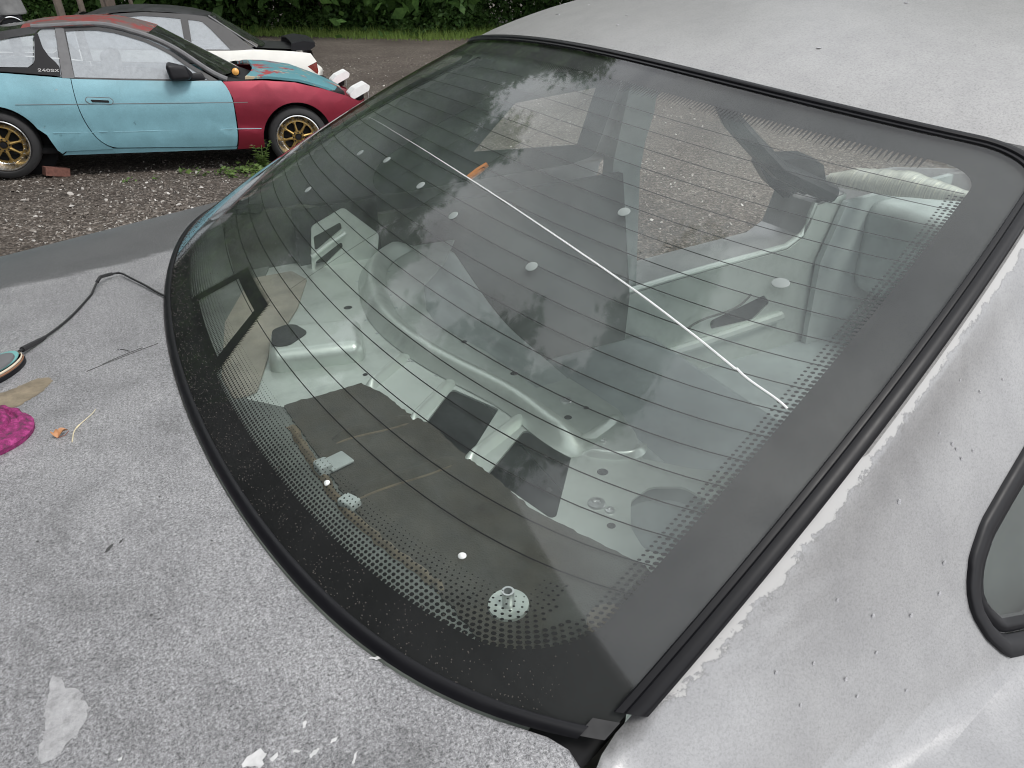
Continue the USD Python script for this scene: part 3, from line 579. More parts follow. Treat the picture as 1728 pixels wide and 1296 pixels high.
# --- interior seen through the rear window
def flat(poly, z, t, holes=(), edge=.08): return plate(poly, t, lambda v: v + [0, 0, z-t], edge, holes)
def rrect(poly, r): return rounded(poly, r)
ZS = 1.0
bs = np.linspace(-.95, .95, 50); back = botc(bs)[:, :2] - [.012, 0]
front = [(.62, .62), (.55, .50), (.462, .392), (.425, .275), (.420, .215), (.428, .168), (.452, .072), (.462, -.013), (.470, -.076), (.527, -.074), (.535, -.124), (.543, -.185), (.530, -.247), (.505, -.300), (.545, -.345), (.64, -.42), (.68, -.52), (.66, -.62)]
shelf_out = np.vstack([back[:, :2], np.array(front)])
shelf_out = shelf_out if Polygon(shelf_out).exterior.is_ccw else shelf_out[::-1]
cut1 = rrect([(.358, -.015), (.395, -.103), (.31, -.192), (.281, -.097)], .006); cut2 = rrect([(.404, -.167), (.43, -.25), (.348, -.354), (.317, -.236)], .006)
hole = rrect([(.418, -.402), (.445, -.362), (.480, -.352), (.515, -.370), (.523, -.405), (.479, -.446), (.430, -.462), (.410, -.440)], .02)
shelf = obj('parcel_shelf', flat(shelf_out, ZS, .003, [c if Polygon(c).exterior.is_ccw else c[::-1] for c in (cut1, cut2, hole)]), 'interior_metal', car, label='bare pale green-grey metal shelf under the rear window')
ridge = smooth_curve([(.52, .63, 1.004), (.400, .52, 1.004), (.362, .40, 1.004), (.345, .272, 1.004), (.356, .144, 1.004), (.379, .044, 1.004), (.409, -.049, 1.004), (.427, -.118, 1.004), (.438, -.205, 1.004), (.455, -.252, 1.002)], 60)
def bead(pts, w, h, n=10):
    """a pressed bead: half-round strip along a curve on the shelf"""
    p = np.asarray(pts, float); d = np.gradient(p, axis=0); d /= np.linalg.norm(d, axis=1, keepdims=True); nn = np.stack([-d[:, 1], d[:, 0], 0*d[:, 0]], 1)
    a = np.linspace(-1, 1, n); hh = np.cos(a*np.pi/2)**1.3*h; e = np.minimum(1, np.minimum(np.arange(len(p)), np.arange(len(p))[::-1])/2.5)
    return grid(p[:, None] + nn[:, None]*(a*w/2)[None, :, None] + np.array([0, 0, 1.])*(hh[None]*e[:, None])[..., None] - [0, 0, .0025])
obj('front_ridge', bead(ridge, .055, .024), 'interior_metal', shelf, smooth=True)
for a, b in (((.338, .122), (.240, .040)), ((.372, .008), (.262, -.088)), ((.425, -.135), (.292, -.208))):
    q = np.linspace(0, 1, 16)[:, None]*(np.array(b)-np.array(a)) + np.array(a); obj('rib', bead(np.c_[q, np.full(16, 1.002)], .022, .014), 'interior_metal', shelf, smooth=True)
obj('rib', bead(smooth_curve([(.425, -.236, 1.002), (.480, -.222, 1.002), (.535, -.196, 1.002)], 14), .018, .010), 'interior_metal', shelf, smooth=True)
obj('rib', bead(smooth_curve([(.445, -.25, 1.002), (.47, -.275, 1.002), (.498, -.288, 1.002), (.522, -.27, 1.002)], 14), .016, .010), 'interior_metal', shelf, smooth=True)
# raised block with an oval hole at the far rear
blk = rbox((.150, .115, .050), (.208, .205, 1.008), .018, 16, rz=-.22); bo = obj('raised_block', blk, 'interior_metal', shelf, smooth=40)
ov = rounded([(.148, .255), (.184, .268), (.200, .215), (.150, .172), (.138, .20)], .018); obj('oval_hole', flat(ov if Polygon(ov).exterior.is_ccw else ov[::-1], 1.0345, .0012), 'dark_void', bo)
# torn brown sound-deadening pad
pad = np.array([(.121, .048), (.179, .05), (.241, .056), (.261, .005), (.275, -.06), (.295, -.114), (.302, -.172), (.31, -.211), (.322, -.272), (.332, -.331), (.345, -.358), (.372, -.421), (.395, -.469), (.366, -.520), (.33, -.560), (.304, -.580), (.24, -.565), (.205, -.49), (.190, -.4), (.180, -.334), (.163, -.296), (.157, -.272), (.149, -.226), (.141, -.141), (.133, -.062)])
pad = ragged(pad, .0008, .007, 3); pad = pad if Polygon(pad).exterior.is_ccw else pad[::-1]
pd = obj('brown_pad', flat(pad, 1.0065, .006), 'pad_brown', shelf, label='torn dark brown felt pad stuck on the bare shelf')
for a, b in (((.160, -.078), (.278, -.073)), ((.150, -.208), (.296, -.192))):
    q = np.linspace(0, 1, 20)[:, None]*(np.array(b)-np.array(a)) + np.array(a); q[:, 1] += .003*np.sin(np.linspace(0, 6, 20))
    obj('pad_ridge', bead(np.c_[q, np.full(20, 1.0075)], .022, .011), 'pad_brown', pd, smooth=True)
    q2 = q + [-.0035, -.011]; obj('worn_edge', bead(np.c_[q2, np.full(20, 1.0074)], .006, .003), 'pad_worn', pd, smooth=True)
gap = smooth_curve([(.120, -.010, 1.0075), (.131, -.136, 1.0075), (.146, -.246, 1.0075), (.167, -.313, 1.0075), (.199, -.407, 1.0075)], 40); gap[:, :2] += rng.normal(size=(40, 2))*.0015
obj('torn_edge', bead(gap, .012, .005), 'pad_worn', pd)
def disc(x, y, z, prof, n=30): 
    m = lathe(prof, n); m.vertices += [x, y, z]; return m
obj('bolt_plate', disc(.244, -.449, 1.0066, [(.0205, 0), (.020, .003), (.012, .0012), (.0085, .0018), (.0001, .0018)]), 'interior_metal', shelf)
obj('stud', disc(.244, -.449, 1.0066, [(.0062, 0), (.0062, .020), (.0042, .020), (.0040, .004), (.0001, .004)], 20), 'steel', shelf)
obj('bolt_plate', disc(.320, -.515, 1.0066, [(.024, 0), (.0235, .003), (.012, .0012), (.0001, .001)]), 'pad_worn', shelf)
for x, y, r in ((.49, -.129, .009), (.406, -.349, .011), (.413, -.367, .006), (.482, -.243, .004), (.30, -.05, .003), (.33, .10, .003)):
    obj('rivet', disc(x, y, 1.0003, [(r, 0), (r*.9, .002), (r*.45, .0025), (r*.4, .001), (.0001, .001)], 18), 'steel', shelf)
obj('clip_bracket', cat_(rbox((.032, .030, .004), (.155, -.135, 1.011), .0015, rz=.3), rbox((.018, .022, .016), (.136, -.140, 1.012), .003, rz=.2)), 'interior_dark', shelf)
obj('clip_bracket', rbox((.018, .024, .012), (.147, -.222, 1.010), .003, rz=.5), 'interior_dark', shelf)
obj('rust_patch', flat(rounded([(.07, .082), (.088, .075), (.092, .060), (.075, .056), (.066, .066)], .006)[::1], 1.0012, .0012), 'rust', shelf)
so = rounded([(.245, .60), (.262, .535), (.215, .40), (.178, .325), (.150, .290), (.128, .215), (.095, .115), (.06, .10), (.052, .18), (.085, .40), (.16, .60)], .01); obj('soiled_sheet', flat(so if Polygon(so).exterior.is_ccw else so[::-1], 1.0042, .003), 'reflection_brown', shelf)  # brown sheet paints in the ground mirrored by the glass
# back wall under the window edge, boot cavity
bw = np.stack([np.c_[back, np.full(50, .995)], np.c_[back + [-.004, 0], np.full(50, 1.140)]], 1); obj('window_ledge', grid(bw), 'dark_green', car, smooth=True)
obj('boot_floor', rbox((1.72, 1.5, .04), (-.27, 0, .66), .01), 'dark_void', car)
obj('rear_panel', rbox((.05, 1.5, .55), (-1.12, 0, .83), .02), 'silver_paint', car)
bx = np.maximum(np.interp(back[:, 1], [-.66, -.58, -.5, -.4, -.3, -.2, -.1, .04, .10, .20, .66], [.30, .26, .215, .196, .178, .152, .140, .128, .075, .05, .21]), back[:, 0] + .03); dk = np.vstack([back, np.c_[bx, back[:, 1]][::-1]]); obj('dirty_ledge', flat(dk if Polygon(dk).exterior.is_ccw else dk[::-1], 1.0035, .003), 'dark_green', car)  # dark plate paints both dirt and shade along the rear of the shelf
# bulkhead, floor, tunnel
def poly3(pts): 
    p = np.asarray(pts, float); c = trimesh.Trimesh(p, [(0, i, i+1) for i in range(1, len(p)-1)], process=False); return c
fr = np.array(front); k = len(fr)
frs = np.stack([np.interp(np.linspace(.66, -.66, 60), fr[::-1, 1], fr[::-1, 0]), np.linspace(.66, -.66, 60)], 1); frs[:, 0] = np.convolve(np.r_[[frs[0, 0]]*2, frs[:, 0], [frs[-1, 0]]*2], np.ones(5)/5, 'valid')
bulk = grid(np.stack([np.c_[frs - [.02, 0], np.full(60, .982)], np.c_[frs + [.012, 0], np.full(60, .955)], np.c_[np.maximum(frs[:, 0], .62)+.10, frs[:, 1], np.full(60, .78)], np.c_[np.full(60, .86), frs[:, 1], np.full(60, .60)]], 1))
obj('rear_bulkhead', bulk, 'interior_dark', car, smooth=True)
obj('cabin_floor', cat_(rbox((1.6, 1.40, .03), (1.55, 0, .395), .01), rbox((.55, 1.36, .22), (.95, 0, .50), .04), rbox((1.3, .26, .22), (1.75, 0, .50), .06, 12)), 'interior_floor', car)
for sgn in (-1, 1):
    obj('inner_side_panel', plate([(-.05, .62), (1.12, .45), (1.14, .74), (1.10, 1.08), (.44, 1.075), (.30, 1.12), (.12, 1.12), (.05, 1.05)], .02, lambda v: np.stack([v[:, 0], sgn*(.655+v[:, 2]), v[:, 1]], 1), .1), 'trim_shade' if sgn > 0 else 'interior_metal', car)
# stamped brace at the far side of the shelf
br = rounded([(.284, .985), (.300, 1.090), (.372, 1.119), (.440, 1.05), (.42, .95), (.38, .905), (.285, .90)], .012)
def hp(p, r): q = rounded(p, r); return q if not Polygon(q).exterior.is_ccw else q[::-1]
bh = [hp([(.301, 1.068), (.362, 1.090), (.362, 1.075), (.299, 1.036)], .004), hp([(.298, 1.015), (.358, 1.048), (.359, 1.036), (.288, .985)], .004), hp([(.306, .914), (.348, .944), (.356, .944), (.367, .922), (.352, .910)], .006)]
bp_ = br if Polygon(br).exterior.is_ccw else br[::-1]
sb = obj('side_brace', plate(bp_, .004, lambda v: np.stack([v[:, 0], .60+v[:, 2], v[:, 1]], 1), .04, [h[::-1] for h in bh]), 'interior_metal', car)
obj('rib', tube([(.290, .597, 1.028), (.33, .596, 1.05), (.368, .597, 1.066)], .005, 8), 'interior_metal', sb)
for k in range(26):
    i = 3 + 2*k; q = ridge[min(i, 59)]; side_ = (-1)**k; x, y = q[0] + side_*.031, q[1] - .004*side_
    if k % 3: obj('weld_dot', disc(x, y, 1.0003, [(.0032, 0), (.0028, .0006), (.0016, .0002), (.0001, .0)], 12), 'interior_dark', shelf)
for x, y, r in ((.47, -.17, .0055), (.445, -.30, .007), (.37, -.30, .004), (.36, .20, .006), (.30, .36, .008), (.255, .09, .004), (.505, -.16, .004), (.46, -.02, .006), (.435, .12, .005), (.40, -.39, .005)):
    obj('drilled_hole', disc(x, y, 1.0004, [(r, 0), (r*.86, .0007), (r*.82, .0003), (.0001, .0002)], 16), 'dark_void', shelf)
obj('recess_cup', disc(.467, -.405, .972, [(.062, .026), (.058, .004), (.045, 0), (.0001, 0)], 28), 'interior_floor', shelf)  # pale disc closes the opening and paints in the reflected haze
obj('brace_back', plate([(.27, .90), (.45, .90), (.45, 1.12), (.27, 1.12)], .004, lambda v: np.stack([v[:, 0], .63+v[:, 2], v[:, 1]], 1), .1), 'dark_void', car)
# doors: bare inner skin with ledge, inner handle hole, pillar, mirror
def Wd(sgn, y0): return lambda v: np.stack([v[:, 0], sgn*(y0 + v[:, 2]), v[:, 1]], 1)
dtop = [(1.15, .728), (1.30, .738), (1.45, .746), (1.62, .752), (1.74, .757), (1.80, .785), (1.822, .84), (1.835, .88)]
dpoly = np.array([(1.15, .40), (1.95, .40), (1.95, .90)] + dtop[::-1])
dh = rounded([(1.46, .575), (1.577, .597), (1.669, .617), (1.70, .585), (1.635, .54), (1.47, .545)], .012)
for sgn in (1, -1):
    dr = obj('door', plate(dpoly, .18, Wd(sgn, .69), .12), 'silver_paint', car, smooth=25)
    obj('door_inner_skin', plate(dpoly*[1, 1] - [0, .004], .004, Wd(sgn, .683), .1, [dh if not Polygon(dh).exterior.is_ccw else dh[::-1]]), 'interior_metal', dr)
    obj('door_ledge', tube(np.c_[np.array(dtop)[:, 0], np.full(8, sgn*.695), np.array(dtop)[:, 1]+.004], .009, 8), 'interior_metal', dr)
    obj('latch_hole', plate(dh, .002, Wd(sgn, .6875), .1), 'dark_void', dr)
    obj('armrest_bead', tube([(1.18, sgn*.676, .50), (1.45, sgn*.670, .515), (1.75, sgn*.676, .53)], .016, 8), 'interior_metal', dr)
    obj('wiring', tube(smooth_curve([(1.36, sgn*.668, .575), (1.45, sgn*.665, .60), (1.53, sgn*.664, .607), (1.60, sgn*.668, .64)], 16), .0035, 6), 'trim_shade', dr)
    obj('kick_panel', plate([(1.86, .40), (2.40, .40), (2.40, .90), (1.93, .88), (1.86, .70)], .02, Wd(sgn, .655), .12), 'interior_dark', car)
    obj('b_pillar', plate([(1.10, .42), (1.20, .42), (1.205, .75), (1.175, 1.22), (1.12, 1.43), (1.06, 1.43), (1.10, 1.10)], .06, lambda v: np.stack([v[:, 0], sgn*(np.interp(v[:, 1], [.4, .75, 1.1, 1.45], [.70, .72, .70, .53]) + v[:, 2]*.8), v[:, 1]], 1), .08), 'interior_dark', car)
    obj('a_pillar', tube([(1.22, sgn*.545, 1.375), (1.40, sgn*.62, 1.185), (1.53, sgn*.66, 1.095), (1.66, sgn*.69, 1.008), (1.90, sgn*.70, .90)], [.024, .025, .026, .027, .03], 10), 'black_plastic', car)
    obj('cant_rail', tube([(.85, sgn*.50, 1.385), (1.0, sgn*.49, 1.41), (1.30, sgn*.49, 1.405), (1.55, sgn*.50, 1.39)], .02, 8), 'roof_inner', car)
    mm = [(1.693, .987), (1.732, 1.005), (1.891, .988), (1.96, .961), (1.989, .896), (1.946, .86), (1.809, .877), (1.747, .921)]
    mm = rounded(mm, .01); mm = mm if Polygon(mm).exterior.is_ccw else mm[::-1]
    mr = obj('door_mirror', plate(mm, .10, lambda v: np.stack([v[:, 0]+v[:, 2]*.5, sgn*(.80+v[:, 2]), v[:, 1]], 1), .05), 'black_plastic', car)
    obj('mirror_stalk', tube([(1.80, sgn*.71, .93), (1.86, sgn*.82, .93)], .022, 8), 'black_plastic', mr)
# dash and windscreen base
obj('dashboard', cat_(rbox((.40, 1.36, .30), (2.22, 0, .72), .05, 12), rbox((.30, .5, .12), (1.98, -.32, .62), .05, 12)), 'interior_dark', car)
a = np.linspace(-.1, math.pi*.75, 12); yy = np.linspace(.79, .30, 40)
hr = (.050 + .0022*np.asarray(meshkit.noise(np.c_[np.arange(40)*.9, np.zeros(40), np.zeros(40)])).reshape(40)*2) * np.interp(np.arange(40), [0, 8, 22, 39], [.55, 1.0, 1.15, .35])
sm_ = np.stack([np.stack([1.99 - hr*np.cos(a_)*.8, yy, .905 + hr*np.sin(a_) + np.linspace(0, .055, 40)], 1) for a_ in a], 1)
obj('crumpled_sheet', grid(sm_), 'smear_sheet', car, smooth=True, label='shiny crumpled pale sheet on the dashboard')
ws = np.stack([np.stack([np.full(20, 1.62)+.06*(1-np.linspace(-1, 1, 20)**2), np.linspace(-.50, .50, 20), np.full(20, 1.42)+.03*(1-np.linspace(-1, 1, 20)**2)], 1), np.stack([np.full(20, 2.35)+.12*(1-np.linspace(-1, 1, 20)**2), np.linspace(-.70, .70, 20), np.full(20, .93)], 1)], 1)
obj('windscreen', grid(ws), 'clear_glass', car, smooth=True)
# bonnet, nose and wheels of the silver coupe (out of the picture; they stand where the car stands)
obj('bonnet', grid(np.stack([np.stack([np.full(15, 2.36+.12)+q*1.15, np.linspace(-.76, .76, 15), .92-.22*q**1.6-.05*np.linspace(-1, 1, 15)**4], 1) for q in np.linspace(0, 1, 8)], 0)), 'silver_paint', car, smooth=True)
for sgn in (-1, 1):
    obj('front_wing', plate([(1.96, .42), (2.10, .42), (2.16, .62), (2.40, .76), (2.66, .76), (2.90, .60), (2.95, .42), (3.6, .42), (3.62, .70), (2.4, .88), (1.96, .90)], .02, Wd(sgn, .86), .15), 'silver_paint', car)
obj('front_bumper', rbox((.16, 1.74, .32), (3.62, 0, .55), .06, 10), 'silver_paint', car)

# ================================================================== PARKED TEAL AND MAROON COUPE
def wheel(parent, x, y, z, sgn, r=.285, w=.19, gold=True, rl=.208):
    hw = w/2
    ty = lathe([(rl+.004, -hw*.8), (rl+.02, -hw), (r-.04, -hw), (r-.012, -hw*.86), (r, -hw*.6), (r, hw*.6), (r-.012, hw*.86), (r-.04, hw), (rl+.02, hw), (rl+.004, hw*.8)], 48)
    def put(m):
        m = m.copy(); v = m.vertices; m.vertices = np.stack([v[:, 0]+x, sgn*v[:, 2]+y, v[:, 1]+z], 1)
        if sgn > 0: m.faces = m.faces[:, ::-1]
        return m
    o = obj('wheel', put(ty), 'tyre_rubber', parent, smooth=40)
    lip = lathe([(rl+.006, hw*.78), (rl+.006, hw*.92), (rl-.002, hw*.94), (rl-.012, hw*.80), (rl-.040, hw*.34), (rl-.052, hw*.24), (rl-.050, -hw*.8), (rl+.006, -hw*.8)], 48)
    obj('rim_lip', put(lip), 'polished_lip' if gold else 'steel', o, smooth=30)
    fc = 'gold_paint' if gold else 'steel'
    parts = [lathe([(rl-.048, hw*.24), (rl-.064, hw*.28), (rl-.068, hw*.05), (rl-.050, hw*.0)], 48), lathe([(.062, hw*.30), (.055, hw*.42), (.036, hw*.44), (.030, hw*.25), (.0001, hw*.2)], 32)]
    for k in range(8):
        a = k*math.pi/4 + .2
        s0 = Manifold.batch_hull([Manifold.sphere(.015, 8).translate((.055, 0, hw*.30)), Manifold.sphere(.0085, 8).translate((rl-.066, 0, hw*.18))])
        f1 = Manifold.batch_hull([Manifold.sphere(.008, 8).translate((rl-.088, 0, hw*.18)), Manifold.sphere(.007, 8).translate((rl-.061, .018, hw*.16)), Manifold.sphere(.007, 8).translate((rl-.061, -.018, hw*.16))])
        parts.append(as_tm((s0+f1).rotate((0, 0, math.degrees(a)))))
    obj('spokes', put(cat_(*parts)), fc, o, smooth=30)
    bolts = []
    for k in range(8):
        a = k*math.pi/4; m = trimesh.creation.cylinder(.0075, .02, sections=8); m.vertices += [.047*math.cos(a), .047*math.sin(a), hw*.38]; bolts.append(m)
    bolts.append(lathe([(.028, hw*.30), (.026, hw*.40), (.0001, hw*.41)], 20)); obj('nuts', put(cat_(*bolts)), 'black_plastic', o)
    riv = []
    for k in range(24):
        a = k*math.pi/12; m = trimesh.creation.cylinder(.0035, .006, sections=6); m.vertices += [(rl-.056)*math.cos(a), (rl-.056)*math.sin(a), hw*.28]; riv.append(m)
    obj('rivets', put(cat_(*riv)), 'steel', o)
    bk = trimesh.creation.cylinder(rl-.03, .01, sections=32); bk.vertices += [0, 0, -hw*.35]; obj('brake_shadow_plate', put(bk), 'dark_void', o)
    return o
for sgn in (-1, 1):     # the silver coupe's own lower sides and wheels, out of the picture
    lo_ = [(-1.12, .40), (-.38, .34), (-.335, .34)] + [(.05+.385*math.cos(a_), .26+.385*math.sin(a_)) for a_ in np.radians(np.linspace(168, 12, 20))] + [(.44, .34), (.50, .27), (1.96, .27), (1.96, .41), (1.14, .41), (1.14, .775), (-1.12, .775)]
    lo_ = np.array(lo_); obj('lower_side', plate(lo_ if Polygon(lo_).exterior.is_ccw else lo_[::-1], .02, Wd(sgn, .862), .15), 'silver_paint', car)
    wheel(car, .05, sgn*.75, .235, sgn, r=.31, gold=False); wheel(car, 2.53, sgn*.75, .235-.12, sgn, r=.31, gold=False)
def ccw(p): p = np.asarray(p, float); return p if Polygon(p).exterior.is_ccw else p[::-1]
def cw(p): return ccw(p)[::-1]
T0, TA, TP = np.array([-1.04516, 7.84134, .01711]), -.09046, .07192
tc = thing('parked_coupe', 'teal and maroon parked coupe with gold wheels and a red roof', 'car', T0, TA, pitch=TP)
def posed(x, y, z=0.0):
    R = np.array([[math.cos(TA), -math.sin(TA), 0], [math.sin(TA), math.cos(TA), 0], [0, 0, 1]]) @ np.array([[math.cos(TP), 0, math.sin(TP)], [0, 1, 0], [-math.sin(TP), 0, math.cos(TP)]])
    return T0 + R @ np.array([x, y, z])
_H8 = np.array([[.82965, -.07026, .12966], [-.00989, .97529, .02671], [-.04526, 0, 1]]); _H6 = np.array([[.83234, -.07037, .17671], [-.00858, .97681, .02772], [-.04453, 0, 1]])
def N(poly):
    """side-view survey points brought into the car's own frame"""
    p = np.c_[np.asarray(poly, float)[:, :2], np.ones(len(poly))]; a, b = p @ _H8.T, p @ _H6.T; t = np.clip((p[:, 1]-.78)/.25, 0, 1)[:, None]
    return (a[:, :2]/a[:, 2:])*(1-t) + (b[:, :2]/b[:, 2:])*t
_tz = np.array([.0, .17, .22, .355, .378, .53, .612, .735, .79, .84]); _ty = np.array([.78, .795, .814, .842, .834, .845, .842, .806, .776, .745])
_ft = PchipInterpolator(_tz, _ty)
def tY(x, z):
    Y = np.where(z < .82, _ft(np.clip(z, 0, .82)), _ft(.82) - (z-.82)*.50)
    return Y - .13*np.clip((x-2.3)/.95, 0, 2)**2 - .07*np.clip((-.25-x)/.8, 0, 2)**2
def tw(sgn, inset=0.0, f=tY):
    def g(v): return np.stack([v[:, 0], sgn*(f(v[:, 0], v[:, 1]) - inset - v[:, 2]), v[:, 1]], 1)
    return g
def circ(cx, cz, r, a0, a1, n=16):
    a = np.radians(np.linspace(a0, a1, n)); return [(cx+r*math.cos(t), cz+r*math.sin(t)) for t in a]
door = N(smooth_curve([(1.966, .733), (2.026, .60), (2.024, .45), (2.012, .30), (1.985, .195)], 14).tolist() + [(1.97, .185), (.90, .207)] + smooth_curve([(.862, .215), (.78, .265), (.705, .385), (.668, .55), (.662, .786)], 14).tolist() + [(1.1, .763), (1.54, .744)])
quart = np.vstack([N(smooth_curve([(.654, .788), (.660, .55), (.697, .38), (.772, .26), (.852, .205)], 14).tolist() + [(.86, .196), (.42, .185), (.385, .163)]), [(.415, .22), (.365, .36)] + circ(0, .27, .335, 25, 170, 20) + [(-.345, .23), (-.95, .30), (-1.02, .58), (-1.0, .885), (-.5, .895)], N([(.07, .845)])])
fend = np.vstack([N([(1.978, .727)] + smooth_curve([(2.036, .60), (2.034, .45), (2.022, .30), (1.995, .185), (1.985, .158)], 14).tolist()), [(2.192, .19)] + circ(2.525, .27, .335, 188, -5, 24) + [(2.87, .19), (3.15, .22), (3.27, .40), (3.262, .55), (3.02, .652), (2.79, .720), (2.53, .778), (2.25, .795)]])
sill = N([(.385, .150), (1.975, .160), (1.985, .180), (.86, .198), (.43, .180)])
winf = N([(.652, 1.148), (.78, 1.150), (.93, 1.145), (1.07, 1.122), (1.19, 1.088), (1.32, 1.045), (1.44, .992), (1.55, .935), (1.66, .862), (1.86, .742), (1.54, .757), (1.1, .776), (.692, .797)])
for sgn in (-1, 1):
    fr = sgn < 0
    obj('door', plate(ccw(door), .012, tw(sgn), .10), 'teal_paint', tc, smooth=30)
    obj('rear_wing', plate(ccw(quart), .012, tw(sgn), .10), 'teal_paint', tc, smooth=30)
    obj('front_wing', plate(ccw(fend), .012, tw(sgn), .08), 'maroon_paint', tc, smooth=30, label='maroon front wing')
    obj('sill', plate(ccw(sill), .02, tw(sgn, .004), .15), 'teal_paint', tc)
    # seams and mouldings
    for z in (.612, ):
        obj('body_line', tube(np.c_[np.linspace(-.9, 3.1, 60), sgn*(tY(np.linspace(-.9, 3.1, 60), np.full(60, z))-.0005), np.full(60, z)][(np.linspace(-.9, 3.1, 60) > .17) & (np.linspace(-.9, 3.1, 60) < 2.15)], .003, 5), 'grey_primer', tc)
    xs_ = np.linspace(-.8, 2.18, 50); xs_ = xs_[(xs_ > .36)]; obj('lower_moulding', tube(np.c_[xs_, sgn*(tY(xs_, np.full(len(xs_), .372))+.001), np.full(len(xs_), .372)], .004, 6), 'teal_paint', tc)
    # dark body behind the gaps and wheel openings
    for cx in (0, 2.525): obj('wheel_well', plate(ccw(circ(cx, .28, .40, 0, 360, 28)[:-1]), .02, lambda v: np.stack([v[:, 0], sgn*(.56-v[:, 2]), v[:, 1]], 1), .2), 'dark_void', tc)
    obj('inner_body', plate(ccw([(-.95, .25), (-.42, .25), (-.42, .62), (.40, .62), (.42, .17), (2.15, .17), (2.15, .60), (2.95, .58), (3.2, .3), (3.2, .46), (2.0, .72), (-.95, .84)]), .01, tw(sgn, .035), .2), 'dark_void', tc)
    # door window, its frame, pillar, rear side window
    obj('door_window', sheet(ccw(winf), lambda q: tw(sgn, .010)(np.c_[q, np.zeros(len(q))]), .1)[0], 'misted_glass', tc, smooth=True)
    fr_o = N([(.600, 1.172), (.78, 1.176), (.95, 1.170), (1.09, 1.145), (1.21, 1.110), (1.34, 1.066), (1.46, 1.012), (1.57, .954), (1.68, .882), (1.94, .735), (1.54, .745), (1.1, .764), (.667, .787)])
    obj('window_frame', plate(ccw(fr_o), .008, tw(sgn, .003), .08, [cw(winf)]), 'black_paint', tc)
    obj('pillar_trim', plate(ccw(N([(.567, 1.188), (.640, 1.170), (.690, .79), (.583, .795)])), .008, tw(sgn, -.002), .1), 'grey_primer', tc, label='dark grey pillar strip' if fr else None)
    obj('quarter_glass', sheet(ccw(N([(.404, 1.140), (.455, 1.180), (.562, 1.186), (.575, .80), (.30, .86), (.33, .90), (.373, 1.13)])), lambda q: tw(sgn, .012)(np.c_[q, np.zeros(len(q))]), .1)[0], 'misted_glass', tc, smooth=True)
    trim = rounded(N([(-.95, .878), (-.5, .90), (.018, .888), (.286, .879), (.330, .905), (.346, .94), (.372, 1.125), (.392, 1.150), (.405, 1.142), (.420, 1.03), (.47, .965), (.530, .915), (.562, .878), (.568, .810), (.07, .858), (-.5, .880), (-.97, .868)]), .004)
    tp_ = obj('quarter_trim', plate(ccw(trim), .008, tw(sgn, .001), .08), 'black_plastic', tc)
    if fr:
        tm = meshkit.text_mesh('240SX', .021, .002, bold=True); v = tm.vertices; bb = tm.bounds; sc = .160/(bb[1, 0]-bb[0, 0]); xx = .400 + (v[:, 0]-bb[0, 0])*sc; zz = .868 + (v[:, 1]-bb[0, 1])*1.0 - (xx-.400)*.03
        tm.vertices = np.stack([xx, -(tY(xx, zz) - .001 + .0015 + (v[:, 2])*.5), zz], 1); obj('lettering', tm, 'letter_white', tp_, smooth=False)
    obj('rear_side_window', sheet(ccw(N([(-.75, .90), (-.5, .92), (.018, .893), (.284, .884), (.326, .91), (.36, 1.122), (.16, 1.108), (-.2, 1.05)])), lambda q: tw(sgn, .014)(np.c_[q, np.zeros(len(q))]), .1)[0], 'misted_glass', tc, smooth=True)
    obj('hatch_frame', plate(ccw(N([(-1.0, .90), (-.75, .91), (-.2, 1.058), (.16, 1.115), (.38, 1.140), (.45, 1.185), (.36, 1.192), (.1, 1.165), (-.3, 1.09), (-.8, .955), (-1.05, .90)])), .012, tw(sgn, .0), .1), 'black_paint', tc)
    # roof rail, screen pillar
    rl_ = N([(.36, 1.190), (.60, 1.192), (.80, 1.196), (.96, 1.190), (1.11, 1.164), (1.24, 1.126), (1.38, 1.080), (1.50, 1.026), (1.62, .965), (1.72, .905), (2.02, .742)])
    q = smooth_curve(np.c_[rl_[:, 0], sgn*(tY(rl_[:, 0], rl_[:, 1])-.006), rl_[:, 1]], 50); obj('roof_rail', tube(q, np.interp(np.arange(50), [0, 20, 49], [.022, .024, .024]), 8), 'grey_primer', tc)
    # handle, mirror
    hx = N([(.76, .640), (.96, .628), (.985, .605), (.965, .582), (.775, .592), (.745, .615)]); hx = rounded(hx, .012)
    hd = obj('door_handle', plate(ccw(hx), .004, tw(sgn, -.003), .05), 'teal_paint', tc); 
    ho = CrossSection([ccw(hx)], FillRule.NonZero).offset(.006, m3.JoinType.Round); obj('handle_gap', plate(np.asarray(ho.to_polygons()[0]), .003, tw(sgn, -.0015), .05), 'grey_primer', hd)
    hs = rounded(N([(.785, .622), (.945, .612), (.950, .592), (.80, .600)]), .005); obj('handle_recess', plate(ccw(hs), .003, tw(sgn, -.0045), .05), 'dark_void', hd)
    mr = Manifold.batch_hull([Manifold.sphere(.03, 12).translate(c) for c in ((1.545, sgn*.90, .865), (1.545, sgn*.78, .875), (1.56, sgn*.90, .79), (1.56, sgn*.77, .79), (1.66, sgn*.86, .855), (1.68, sgn*.86, .79), (1.70, sgn*.77, .80))])
    mr = mr.translate((-.09, 0, .048)); mo = obj('door_mirror', as_tm(mr.refine_to_length(.03)), 'black_plastic', tc, smooth=60); obj('mirror_foot', Manifold.batch_hull([Manifold.sphere(.012, 8).translate(c) for c in ((1.53, sgn*.80, .84), (1.71, sgn*.745, .85), (1.73, sgn*.755, .81), (1.53, sgn*.79, .815))]), 'black_plastic', mo, smooth=40)
    wheel(tc, 0, sgn*.735, .270, sgn); wheel(tc, 2.525, sgn*.725, .270, sgn)
